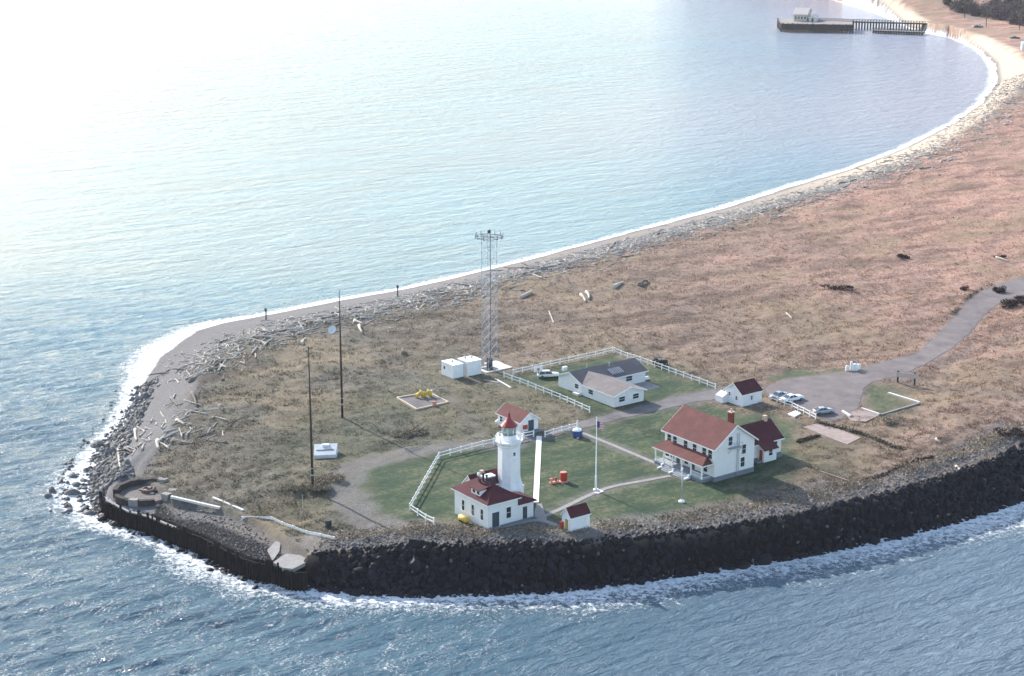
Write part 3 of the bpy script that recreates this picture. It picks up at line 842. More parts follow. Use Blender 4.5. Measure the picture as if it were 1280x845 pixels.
# ------------------------------------------------------------------ low modern residence
def residence():
    t = thing('ranch_house', 'long low white house with brown front roof and grey rear roof behind white fence', 'house', site(767.5, 509.5))
    E = 2.5
    gable(t, 0, 7.7, 0, 10.2, E, 3.65, 'y', WHITE, BROWNR, .5, .16, .5, -.4, 'front_roof')
    gable(t, 0, 16.6, 10.0, 18.1, E, 4.05, 'x', WHITE, GREYR, .5, .16, .5, -.4, 'rear_roof')
    # brown roof carried back over the grey slope to the ridge
    r = MB(); z0 = 3.65 + .165; yb = 13.1
    r.poly([(3.85, 9.9, z0), (3.85, yb, z0 + .03), (-.1, 10.0, E + .17)]); r.poly([(3.85, 9.9, z0), (7.8, 10.0, E + .17), (3.85, yb, z0 + .03)])
    r.build('valley_roof', BROWNR, t)
    window(t, (2.0, 0), (0, -1), 1.5, .95, 1.0); window(t, (5.6, 0), (0, -1), 1.5, .95, 1.0)
    window(t, (0, 7.4), (-1, 0), 1.4, 1.0, .9); window(t, (0, 12.0), (-1, 0), 1.2, 1.1, .9)
    door(t, (8.9, 10.0), (0, -1), 1.0, 2.05, DOOR, .1); window(t, (12.2, 10.0), (0, -1), 1.6, 1.0, 1.0)
    MB().box(-1.1, -.005, 10.3, 12.0, -.3, .45).build('side_steps', CONCW, t)
    sk = MB()
    for k in range(6):
        x = 8.2 + k * .55
        sk.slabroof([(x, 10.5, 3.02), (x + .34, 10.5, 3.02), (x + .34, 12.3, 3.70), (x, 12.3, 3.70)], .12)
    sk.build('roof_lattice', simple('lattice_grey', (.30, .30, .32), .8), t)
    for x, y in ((9.5, 13.2), (5.0, 15.0)): MB().tube([(x, y, 3.3), (x, y, 4.7)], .13).build('vent_pipe', STEEL, t)
    MB().tube([(16.9, 10.9, .3), (18.2, 10.9, .35)], .42, 12).build('gas_tank', TRIM, t, True)
    MB().box(.6, 1.6, 17.2, 17.8, 3.4, 4.2).build('roof_vent', TRIM, t)
    MB().box(8.0, 16.8, 5.0, 9.9, -.2, .06).build('patio', CONC, t)
residence()

def garage():
    t = thing('garage', 'small white garage with dark red roof beside the paved yard', 'garage', site(927.2, 508.6))
    gable(t, 0, 5.4, 0, 5.0, 2.6, 4.35, 'x', STUCCO, RED2, .25, .13, .2, -.3)
    window(t, (0, 1.6), (-1, 0), .5, 1.1, .8); window(t, (2.6, 0), (0, -1), .5, 1.1, .8); window(t, (0, 3.6), (-1, 0), .5, 1.6, .7)
    e = MB()
    for y in (4.0, 6.2): e.poly([(-1.5, y, -.3), (-.004, y, -.3), (-.004, y, 2.05), (-1.5, y, 1.35)])
    e.poly([(-1.5, 4.0, -.3), (-1.5, 6.2, -.3), (-1.5, 6.2, 1.35), (-1.5, 4.0, 1.35)]); e.poly([(-1.5, 4.0, 1.35), (-1.5, 6.2, 1.35), (-.004, 6.2, 2.05), (-.004, 4.0, 2.05)]); e.poly([(-.004, 4.0, -.3), (-.004, 6.2, -.3), (-.004, 6.2, 2.05), (-.004, 4.0, 2.05)])
    e.build('entry_porch', STUCCO, t)
garage()

# ------------------------------------------------------------------ white equipment boxes, tower and pad
def cabin(label, px, py, x, y, h, vents):
    t = thing('equipment_cabin', label, 'cabin', site(px, py), ROT, 'white equipment cabins by the radio mast')
    MB().box(0, x, 0, y, -.2, h).build('wall', STUCCO, t, bevel=.03)
    MB().box(-.08, x + .08, -.08, y + .08, h, h + .1).build('roof', TRIM, t)
    for vx, vy in vents: MB().lathe([(.2, h + .09), (.2, h + .4), (.3, h + .42), (.3, h + .52), (.05, h + .6)], 10, c=(vx, vy)).build('roof_vent', STEEL, t)
    w = MB(); obox(w, (0, y * .75), (-1, 0), .5, h * .5, h * .72, -.01, .05); w.build('louvre', DARKS, t)
    obox(w2 := MB(), (x * .5, 0), (0, -1), .9, .05, 2.05, -.01, .04); w2.build('door', TRIM, t)
cabin('lower white box cabin on the seaward side of its twin', 566.4, 473.4, 2.6, 4.3, 2.85, [(1.3, 2.2)])
cabin('taller white box cabin beside the radio mast pad', 584.5, 470.5, 3.6, 3.6, 3.1, [(1.2, 2.6), (2.6, 2.2)])

MASTD = simple('mast_grey', (.11, .12, .14), .6)
STEELB = simple('mast_steel', (.42, .47, .54), .6, .1, 4, .3, None, .1)
def radio_mast():
    g = site(612, 462, 0)
    MBp = MB()
    t2 = thing('mast_pad', 'pale concrete pad under the steel radio mast', 'concrete pad', g)
    MB().box(-2.3, 4.6, -1.9, 2.0, -.3, .22).build('slab', CONCW, t2); MB().box(1.6, 4.9, 2.01, 4.4, -.3, .18).build('slab', CONCW, t2)
    t = thing('radio_mast', 'tall slender steel lattice radio mast crowned by a ring of aerials', 'radio mast', (g.x, g.y, g.z + .22))
    w, H = 1.15, 29.0
    for sx in (-1, 1):
        for sy in (-1, 1): MB().tube([(sx * w, sy * w, 0), (sx * w, sy * w, H)], .05, 6).build('leg', STEELB, t)
    b = MB(); n = 15; h = H / n
    cs = [(-w, -w), (w, -w), (w, w), (-w, w)]
    for k in range(n):
        for i in range(4):
            a, c = cs[i], cs[(i + 1) % 4]
            b.bar((*a, k * h), (*c, k * h + h), .034); b.bar((*c, k * h), (*a, k * h + h), .034); b.bar((*a, k * h + h), (*c, k * h + h), .03)
    b.build('lattice', STEELB, t)
    MB().tube([(.25, 0, 0), (.25, 0, H + .5)], .07, 8).build('cable_conduit', DARKS, t)
    MB().box(-1.5, 1.5, -1.5, 1.5, 0, .02).box(-.45, .45, -.45, .45, .02, 2.4).build('equipment_box', DARKS, t)
    p = MB(); R = 2.9
    for k in range(16):
        a0, a1 = k * math.pi / 8, (k + 1) * math.pi / 8
        p.bar((R * math.cos(a0), R * math.sin(a0), H - .3), (R * math.cos(a1), R * math.sin(a1), H - .3), .10)
        if k % 2 == 0: p.bar((0, 0, H - .3), (R * math.cos(a0), R * math.sin(a0), H - .3), .08)
    p.build('aerial_ring', MASTD, t)
    for k in range(12):
        a = k * math.pi / 6
        MB().tube([(R * math.cos(a), R * math.sin(a), H - .6), (R * math.cos(a), R * math.sin(a), H + .5)], .06, 6).build('aerial', MASTD, t)
    MB().lathe([(.1, H + .5), (.34, H + .6), (.34, H + 1.15), (.1, H + 1.3)], 10).build('beacon', DARKS, t)
radio_mast()

# ------------------------------------------------------------------ poles
def mast_pole(px, py, top, label):
    g = site(px, py, -.3); h = hgt((px, py), (px, top)) + .3
    t = thing('mast_pole', label, 'pole', g, 0, 'tall dark masts on the western field')
    MB().tube([(0, 0, 0), (0, 0, h * .5), (0, 0, h)], [.24, .19, .07], 10).build('shaft', POLE, t, True)
    MB().lathe([(.28, h * .11), (.28, h * .11 + .25)], 10).lathe([(.27, h * .16), (.27, h * .16 + .12)], 10).build('band', STEEL, t)
    st = MB()
    for k in range(12): st.bar((-.3 if k % 2 else .3, 0, 2.5 + k * .45), (0, 0, 2.5 + k * .45), .03)
    st.build('step_bolts', STEEL, t)
mast_pole(391, 612, 432, 'tall dark mast standing beside the pale sloping box')
mast_pole(428, 521.5, 363, 'tall dark mast further back, nearer the beach logs')

def flagpole():
    g = site(744.8, 613.6, -.1); h = hgt((744.8, 613.6), (745.6, 522))
    t = thing('flagpole', 'white flagpole with concrete foot on the lawn', 'flagpole', g, 0)
    MB().tube([(0, 0, 0), (0, 0, 3), (0, 0, 3.05), (0, 0, h)], [.22, .17, .11, .05], 10).build('pole', TRIM, t, True)
    MB().lathe([(.02, h), (.12, h + .08), (.12, h + .2), (.02, h + .28)], 8).build('finial', TRIM, t)
    MB().box(-.45, .45, -.45, .45, -.1, .42).build('foot', CONCW, t)
    fl = thing('flag', 'small limp flag with red and white stripes hanging on the flagpole', 'flag', (g.x, g.y, g.z), rad(-20))
    m, nt, b = mat('flag_cloth')
    tc = nt.nodes.new('ShaderNodeTexCoord').outputs['Generated']; sp = nt.nodes.new('ShaderNodeSeparateXYZ'); link(nt, tc, sp.inputs[0])
    s = mth(nt, 'GREATER_THAN', mth(nt, 'FRACT', mth(nt, 'MULTIPLY', sp.outputs['Z'], 6.5)), .5)
    col = mixc(nt, s, (.78, .72, .70), (.50, .07, .08))
    cant = mth(nt, 'MULTIPLY', mth(nt, 'LESS_THAN', sp.outputs['X'], .4), mth(nt, 'GREATER_THAN', sp.outputs['Z'], .46))
    link(nt, mixc(nt, cant, col, (.04, .05, .16)), b.inputs['Base Color']); b.inputs['Roughness'].default_value = .8
    vs, fs = [], []; nx, nz = 10, 8; L, Hh = 1.75, 1.25
    for j in range(nz + 1):
        for i in range(nx + 1):
            u, v = i / nx, j / nz
            vs.append((.07 + u * L * .72, .16 * math.sin(u * 9 + v * 2) * u, h - .5 - Hh + v * Hh - u * u * .75))
    for j in range(nz):
        for i in range(nx): fs.append((j * (nx + 1) + i, j * (nx + 1) + i + 1, (j + 1) * (nx + 1) + i + 1, (j + 1) * (nx + 1) + i))
    b2 = MB(); b2.v, b2.f = vs, fs; o = b2.build('cloth', m, fl, True)
    md = o.modifiers.new('th', 'SOLIDIFY'); md.thickness = .015
flagpole()
g = site(852, 627.5, -.05); h = hgt((852, 627.5), (852, 587))
t = thing('lamp_post', 'slim grey post on round white foot in front of the porch', 'post', g, 0)
MB().tube([(0, 0, 0), (0, 0, h)], [.11, .08], 8).build('pole', STEEL, t, True); MB().lathe([(.55, -.1), (.55, .28), (.3, .42)], 12).build('foot', TRIM, t)
MB().lathe([(.05, h - .02), (.16, h + .05), (.18, h + .3), (.05, h + .4)], 8).build('head', TRIM, t)

# ------------------------------------------------------------------ fences
def fence(pix, label, sp=2.55, h=1.25, name='rail_fence', dz=0.0):
    pts = [ground(x, y) for x, y in pix]
    t = thing(name, label, 'fence', pts[0], 0)
    o = pts[0]; posts = []
    pm = MB().box(-.085, .085, -.085, .085, -.3, h).box(-.11, .11, -.11, .11, h, h + .05)
    first = None; lo, hi = MB(), MB()
    for a, b in zip(pts, pts[1:]):
        n = max(1, round((b - a).length / sp)); an = math.atan2(b.y - a.y, b.x - a.x)
        run = [a.lerp(b, k / n) for k in range(n + 1)]
        for p in run: p.z = zat(p.x, p.y)
        for p, q in zip(run, run[1:]):
            d = (q - p).normalized() * .0
            hi.bar(p - o + Vector((0, 0, h * .90)), q - o + Vector((0, 0, h * .90)), .06, .17); lo.bar(p - o + Vector((0, 0, h * .42)), q - o + Vector((0, 0, h * .42)), .06, .17)
        for p in run:
            if any((p - q).length < .3 for q in posts): continue
            posts.append(p.copy())
            if first is None: first = c = pm.build('post', FENCEW, t)
            else: c = first.copy(); COL.objects.link(c); c.parent = t
            c.location = p - o; c.rotation_euler = (0, 0, an)
    hi.build('top_rail', FENCEW, t); lo.build('lower_rail', FENCEW, t)
    return t
fence([(667, 545.8), (617, 556), (548.8, 573.5), (512.3, 638), (542.3, 656)], 'white post and rail fence round the western side of the lighthouse lawn')
fence([(681.3, 546.8), (702, 541), (721, 536)], 'short white rail fence between the white walk and the blue buoy')
fence([(630, 472.5), (660, 483.5), (700, 499.5), (737, 516)], 'white rail fence along the front of the low house garden')
fence([(641.5, 469), (700, 455.5), (766, 440.5)], 'white rail fence along the seaward back of the low house garden')
fence([(768, 441.5), (801, 453), (845, 469), (894, 487)], 'white rail fence from the garden corner down to the garage')
fence([(962, 500), (990, 510), (1019.5, 525)], 'white rail fence edging the paved yard below the parked cars', 2.0)
t = fence([(303, 649.5), (339.6, 650), (366, 661), (417.5, 675)], 'low white pipe barrier at the landward edge of the gravel basin', 4.0, .55, 'pipe_barrier')

# ------------------------------------------------------------------ slabs, beams, kerbs
def slab(name, label, cat, pix, m, th=.16, z=None):
    pts = [P(x, y, LZ if z is None else z) for x, y in pix]
    cx = sum(p[0] for p in pts) / len(pts); cy = sum(p[1] for p in pts) / len(pts)
    zz = zat(cx, cy)
    o = MB().prism([(p[0] - cx, p[1] - cy) for p in pts], -.3, th).build(name, m)
    o.location = (cx, cy, zz); tag(o, label, cat); return o
slab('foundation_slab', 'large pinkish concrete foundation slab left in the grass past the house', 'slab', [(1004, 534), (1023, 529.5), (1049, 537), (1076, 547.5), (1059, 556), (1040, 549)], PINKC, .1)
slab('broken_slab', 'pinkish broken slab with two pale edge beams at the yard corner', 'slab', [(1053, 515), (1077, 512), (1099, 519), (1082, 527), (1064, 526)], PINKC, .1)
slab('well_cover', 'small white rectangular cover in the grass under the yard fence', 'slab', [(984.5, 520.5), (994, 516.5), (1001, 519.5), (993, 524)], TRIM, .2)
slab('flag_apron', 'little pale slab at the foot of the flagpole', 'slab', [(742, 616.5), (748, 612), (755, 614.5), (748, 617.5)], CONCW, .1)
slab('broken_concrete', 'larger tilted grey concrete slab at the eastern end of the sea wall', 'slab', [(341, 703), (352, 695), (358, 692), (383, 694.6), (386, 701), (366, 711), (353, 709.5)], CONC, .3, PITZ + .3)
slab('broken_concrete', 'narrow pale concrete strip leading into the gravel basin', 'slab', [(334, 687), (344.5, 676), (351, 677), (349, 689), (341, 700)], CONC, .25, PITZ + .3)

def beam(name, label, cat, a, b, w, h, m, group=None):
    p, q = ground(*a), ground(*b); c = (p + q) / 2; L = (q - p).length
    o = MB().bar((-L / 2, 0, 0), (L / 2, 0, 0), w, h).build(name, m)
    o.location = c + Vector((0, 0, h / 2 - .05)); o.rotation_euler = (0, -math.asin((q.z - p.z) / L), math.atan2(q.y - p.y, q.x - p.x))
    return tag(o, label, cat, group)
beam('timber_beam', 'long white timber lying on the grass above the gravel basin', 'beam', (266, 623), (304, 639), .45, .35, CONCW)
beam('timber_beam', 'white timber lying on the bank beside the ring-shaped pit', 'beam', (214, 622), (275, 636), .5, .4, CONCW)
beam('kerb_beam', 'white kerb beam on the grass beside the paved yard', 'beam', (1110.5, 492), (1149.5, 504), .5, .35, CONCW)
beam('kerb_beam', 'grey kerb beam running back from the white one to the broken slab', 'beam', (1149, 504.8), (1101, 519), .4, .3, CONC)
beam('edge_beam', 'pale beam on the far edge of the broken slab', 'beam', (1077, 511.5), (1099, 519), .4, .4, CONCW)
beam('edge_beam', 'pale short beam on the near edge of the broken slab', 'beam', (1053, 514.8), (1063, 521), .4, .4, CONCW)
beam('garden_kerb', 'thin pale kerb in the grass right of the house rear', 'kerb', (1024, 589), (1062, 602), .25, .2, PINKC)
beam('loose_rail', 'white rail with one end dropped at the garden fence gap', 'beam', (619, 474), (638.5, 485), .25, .25, FENCEW)
beam('loose_plank', 'pale plank lying beside the mast pad', 'beam', (605, 475.5), (623, 479), .6, .25, CONC)
beam('fallen_rail', 'white fallen rail in the middle of the dry field past the mast', 'beam', (686, 389), (692, 404), .25, .25, BLEACH)

# ------------------------------------------------------------------ paths and paved sheets
def tri_sheet(name, poly, m, dz, step=1.6, jitter=0.0):
    """a draped sheet: outline filled with a fine grid of triangles"""
    import bmesh
    from mathutils.geometry import delaunay_2d_cdt
    pts = []
    for i in range(len(poly)):
        a, b = Vector(poly[i]), Vector(poly[(i + 1) % len(poly)]); n = max(1, int((b - a).length / step))
        for k in range(n):
            p = a.lerp(b, k / n); pts.append(p)
    if jitter:
        pts = [p + Vector((float(vnoise([p.x * .9], [p.y * .9], 91)[0]) - .5, float(vnoise([p.x * .9], [p.y * .9], 92)[0]) - .5)) * jitter for p in pts]
    nb = len(pts)
    xs = [p.x for p in pts]; ys = [p.y for p in pts]
    gx, gy = np.meshgrid(np.arange(min(xs), max(xs), step), np.arange(min(ys), max(ys), step * 1.5))
    ins = sdf([(p.x, p.y) for p in pts], gx, gy) > step * .4
    pts += [Vector((float(x), float(y))) for x, y in zip(gx[ins], gy[ins])]
    co, ed, fa, *_ = delaunay_2d_cdt(pts, [(i, (i + 1) % nb) for i in range(nb)], [list(range(nb))], 1, 1e-4)
    X = np.array([c.x for c in co]); Y = np.array([c.y for c in co]); Z, _k = base_height(X, Y)
    me = bpy.data.meshes.new(name); me.from_pydata([(x, y, z + dz) for x, y, z in zip(X, Y, Z)], [], [tuple(f) for f in fa])
    bm = bmesh.new(); bm.from_mesh(me); bmesh.ops.recalc_face_normals(bm, faces=bm.faces)
    if bm.faces and sum(f.normal.z for f in bm.faces) < 0: bmesh.ops.reverse_faces(bm, faces=bm.faces)
    bm.to_mesh(me); bm.free(); me.polygons.foreach_set('use_smooth', [True] * len(me.polygons)); me.materials.append(m)
    o = bpy.data.objects.new(name, me); COL.objects.link(o); return structure(o)

def ribbon(line, w):
    l = smooth_poly(line, 2, False); d = np.gradient(l, axis=0); d /= np.linalg.norm(d, axis=1)[:, None] + 1e-9
    n = np.stack([-d[:, 1], d[:, 0]], 1) * w / 2
    return [tuple(p) for p in l + n] + [tuple(p) for p in (l - n)[::-1]]

def road_mat(name, c0, c1, c2):
    m, nt, b = mat(name); pos = geo_pos(nt)
    n = noise(nt, .25, 6, .65, pos); f = noise(nt, 5, 4, .7, pos)
    c = ramp(nt, n, [(.3, c0), (.5, c1), (.72, c2)])
    c = mixc(nt, ramp(nt, f, [(.35, .0), (.75, .4)]), c, tuple(x * 1.5 for x in c2))
    link(nt, c, b.inputs['Base Color']); b.inputs['Roughness'].default_value = .9; b.inputs['Specular IOR Level'].default_value = .2
    bump(nt, b, f, .4, .05); return m
ASPH = road_mat('worn_asphalt', (.092, .077, .076), (.142, .118, .115), (.20, .168, .162))
GRAVM = road_mat('gravel_drive', (.085, .075, .078), (.125, .112, .112), (.18, .165, .155))
tri_sheet('asphalt_road', [tuple(p) for p in smooth_poly(ROADS['asphalt_yard'], 1)], ASPH, .05, 1.6, .7)
tri_sheet('gravel_road', [tuple(p) for p in smooth_poly(ROADS['gravel_drive'], 2)], GRAVM, .045, 1.6, .8)
for nm, (l, w) in PATH_LINES.items():
    tri_sheet('concrete_path' if nm != 'landing_walk' else 'concrete_apron', ribbon([P(a, b) for a, b in l], w), CONC, .06 if nm != 'landing_walk' else .075, 1.2)
tri_sheet('concrete_apron', [P(*q) for q in ((668, 640), (671, 630), (677, 630), (684, 650), (676, 652), (668, 646))], CONC, .085, 1.2)
o = tri_sheet('white_walk', [P(*q) for q in ((670.6, 545.5), (677.2, 545.5), (673.4, 628.5), (666.2, 628.5))], simple('white_concrete_walk', (.74, .73, .68), .85, .06, .8, .2, (.55, .52, .46)), .10, 1.2)

# ================================================================== small things on the lawns
g = site(704.6, 602, 0)
t = thing('red_buoy', 'red drum buoy on a faded base in the middle of the lawn', 'buoy', g)
MB().lathe([(.62, .25), (.66, .3), (.66, 1.75), (.6, 1.8)], 16).build('drum', REDP, t)
MB().lathe([(.85, 0), (.85, .14), (.64, .25)], 12).build('base', PINKP, t)
MB().lathe([(.58, 1.8), (.5, 1.84)], 12).build('lid', PINKP, t)
g = site(692, 604, 0)
t = thing('mooring_bitts', 'small pair of faded red bitts on the lawn beside the red drum buoy', 'bitts', g)
MB().box(-.9, .9, -.35, .35, 0, .3).build('base', PINKP, t)
for x in (-.5, .5): MB().lathe([(.2, .3), (.17, .8), (.28, .85), (.28, 1.0), (.1, 1.05)], 10, c=(x, 0)).build('bitt', REDP if x > 0 else PINKP, t)
g = site(721.5, 546, 0)
t = thing('blue_buoy', 'blue drum buoy with white top and staff beside the short fence', 'buoy', g)
MB().lathe([(.9, .1), (1.0, .2), (1.0, 1.25), (.85, 1.3)], 16).build('drum', BLUEP, t)
MB().lathe([(.87, 1.3), (.8, 1.55), (.3, 1.75)], 16).build('top', TRIM, t)
MB().tube([(0, 0, 1.7), (0, 0, 3.2)], .13, 8).build('staff', TRIM, t)
for k in range(3):
    a = k * 2.1; MB().box(.8 * math.cos(a) - .2, .8 * math.cos(a) + .2, .8 * math.sin(a) - .2, .8 * math.sin(a) + .2, 0, .15).build('foot', TRIM, t)
g = site(579.5, 652.5, 0)
t = thing('yellow_tank', 'yellow horizontal tank in the grass against the station building wall', 'tank', g, rad(126.3))
MB().tube([(-1.15, 0, .62), (-1.0, 0, .62), (1.0, 0, .62), (1.15, 0, .62)], [.3, .5, .5, .3], 14).build('shell', YELLOW, t, True)
for x in (-.7, .7): MB().box(x - .1, x + .1, -.4, .4, 0, .3).build('cradle', DARKS, t)

# timber framed box with the yellow climber
c4 = [ground(*q) for q in ((496.3, 498), (520.6, 512.6), (560, 503.5), (536, 491.5))]
o = sum(c4, Vector()) / 4
t = thing('sand_box', 'diamond shaped bed framed in pale timber in the western field', 'play bed', o, 0)
for a, b in zip(c4, c4[1:] + c4[:1]): MB().bar(a - o + Vector((0, 0, .1)), b - o + Vector((0, 0, .1)), .3, .42).build('frame_beam', WOODP, t)
MB().rings([[(p.x - o.x, p.y - o.y, -.3) for p in c4], [(p.x - o.x, p.y - o.y, .06) for p in c4]]).build('bed', GRAVM, t)
g = site(532.5, 496.8, .02)
t = thing('yellow_climber', 'yellow humped play climber with a bent bar in the timber framed bed', 'climber', g, rad(15))
for x in (-1.25, .35): MB().tube([(x - .65, 0, 0), (x - .5, 0, .9), (x, 0, 1.35), (x + .5, 0, .9), (x + .65, 0, 0)], [.34, .42, .46, .42, .34], 10).build('hump', YELLOW, t, True)
MB().tube([(-1.1, 0, .95), (.3, 0, 1.0)], .3, 8).build('crossbar', YELLOW, t, True)
MB().tube([(1.2, .2, 1.2), (1.8, .2, 1.5), (2.6, 0, 1.1), (2.8, 0, 0)], .14, 8).build('bent_bar', PALEB, t, True)
MB().tube([(1.1, .2, 0), (1.2, .2, 1.4)], .2, 8).build('pillar', TRIM, t)
beam('marker_plank', 'short reddish plank at the near edge of the timber framed bed', 'plank', (541, 508), (545, 507), .3, 1.0, PINKP)

# pale sloping box by the dark mast
g = site(406.5, 569.5, -.1)
t = thing('sloping_hatch', 'pale grey box with slanting top beside the nearer dark mast', 'hatch', g, rad(8))
MB().rings([[(-2.1, -1.5, 0), (2.0, -1.5, 0), (2.5, 1.9, 0), (-1.9, 1.9, 0)], [(-2.1, -1.5, .75), (1.9, -1.5, .75), (2.4, 1.9, 1.75), (-1.9, 1.9, 1.75)]]).build('body', simple('hatch_concrete', (.55, .56, .55), .8, .08, 1.2, .2, (.36, .36, .35)), t)
MB().bar((-1.6, .0, 1.22), (1.6, .0, 1.22), .22, .06).build('slot', DARKS, t)
MB().box(-.5, .8, 1.1, 1.7, 1.5, 1.86).build('cover', TRIM, t)

g = site(410.5, 659, 0)
t = thing('dark_barrel', 'single dark barrel standing on the gravel near the pipe barrier', 'barrel', g)
MB().lathe([(.5, 0), (.56, .1), (.56, .5), (.6, .53), (.56, .56), (.56, 1.1), (.52, 1.25)], 14).build('drum', DARKS, t); MB().lathe([(.5, 1.22), (.48, 1.27)], 14).build('lid', POLE, t)
g = site(378.3, 640, 0)
tag(MB().tube([(0, 0, -.2), (.05, 0, 3.0)], .06, 6).build('stake', WOODP), 'thin bare stake standing in the grass above the pipe barrier', 'stake'); bpy.data.objects['stake'].location = g
g = site(415.5, 416.5, 0)
t = thing('pale_dish', 'pale round dish lying tilted in the grass near the beach logs', 'dish', g, rad(-30))
d = MB(); m_ = Matrix.Rotation(rad(55), 3, 'X')
d.rings([[m_ @ Vector((r * math.cos(k * math.pi / 10), r * math.sin(k * math.pi / 10), z)) + Vector((0, 0, .8)) for k in range(20)] for r, z in ((.15, -.15), (.6, -.05), (1.0, .1), (1.0, .15), (.6, -.01), (.15, -.1))]).build('bowl', simple('pale_bowl', (.62, .64, .66), .7), t)
MB().bar((0, 0, .7), (0, .5, -.1), .1).build('prop', STEEL, t)

# basketball hoop, road sign, bollards
g = site(672.5, 482.5, 0)
t = thing('basketball_hoop', 'white backboard with dark square on thin pole inside the garden fence', 'basketball hoop', g, rad(20))
MB().tube([(0, 0, 0), (0, 0, 4.0)], .07, 8).build('pole', STEEL, t)
MB().box(-.95, .95, -.12, -.06, 3.1, 4.4).build('backboard', TRIM, t); MB().box(-.32, .32, -.135, -.121, 3.35, 3.9).build('target_square', PINKP, t)
MB().tube([(.23 * math.cos(k * .6), -.38 + .23 * math.sin(k * .6), 3.3) for k in range(12)], .025, 5).build('rim', REDP, t)
g = site(1132.5, 479.5, 0)
t = thing('entrance_sign', 'blank beige board between two dark posts beside the road', 'sign', g, rad(-22))
for x in (-1.75, 1.75): MB().box(x - .16, x + .16, -.16, .16, -.2, 2.6).build('post', POLE, t)
MB().box(-2.1, 2.4, -.26, -.17, 1.35, 2.35).build('board', simple('beige_board', (.50, .41, .36), .8), t)
g0 = None
for k, (x, y) in enumerate(((1059, 463.5), (1064, 463), (1069, 463.2), (1074, 462))):
    gp = site(x, y, -.1)
    lab = ['squat outermost white post of the cluster by the road fork', 'tallest white post of the cluster by the road fork', 'thick white post next to the tallest one by the road fork', 'small white post nearest the asphalt at the road fork'][k]
    w, hh = ((.35, 1.2), (.26, 2.0), (.5, 1.55), (.3, 1.3))[k]
    b = MB().box(-w, w, -w * .6, w * .6, 0, hh).lathe([(w * .62, hh), (.05, hh + .22)], 4, ph=rad(45)).build('white_post', FENCEW); b.location = gp; tag(b, lab, 'post', 'white posts at the road fork')
for k, (x, y) in enumerate(((332.5, 400.5), (497, 371))):
    gp = ground(x, y)
    b = MB().tube([(0, 0, -.3), (.1, 0, 2.6)], .16, 7).box(-.22, .3, -.2, .2, 2.3, 3.0).build('shore_post', POLE); b.location = gp
    tag(b, ['dark post with blocky head on the beach near the tip', 'dark post with blocky head on the beach left of the radio mast'][k], 'post', 'dark posts on the beach')

# dark machine outside the fence
g = site(825.5, 457, 0)
t = thing('dark_tractor', 'small dark tractor parked in dry grass outside the garden fence', 'tractor', g, rad(15))
MB().box(-.4, 1.5, -.42, .42, .55, 1.3).build('bonnet', DARKS, t, bevel=.06); MB().box(-1.2, -.2, -.5, .5, .6, 1.1).build('body', DARKS, t, bevel=.05)
MB().box(-1.1, -.6, -.3, .3, 1.1, 1.25).box(-1.2, -1.08, -.3, .3, 1.25, 1.75).build('seat', RUB, t)
MB().box(-1.35, .0, -.75, .75, 2.05, 2.15).build('canopy', DARKS, t)
for x in (-1.25, -.05):
    for y in (-.65, .65): MB().bar((x, y, 1.0), (x, y, 2.06), .07).build('canopy_post', DARKS, t)
def wheel(par, x, y, r, w, name='wheel'):
    wo = MB().rings([[(x + rr * math.cos(k * math.pi / 9), yy, r + rr * math.sin(k * math.pi / 9)) for k in range(18)] for rr, yy in ((r * .82, y - w / 2), (r, y - w * .35), (r, y + w * .35), (r * .82, y + w / 2))]).build(name, RUB, par)
    MB().rings([[(x + rr * math.cos(k * math.pi / 6), yy, r + rr * math.sin(k * math.pi / 6)) for k in range(12)] for rr, yy in ((r * .55, y - w / 2 - .012), (r * .55, y + w / 2 + .012))]).build('rim', CHROME, wo)
for y in (-.72, .72): wheel(t, -.8, y, .75, .4)
for y in (-.5, .5): wheel(t, 1.1, y, .42, .25)

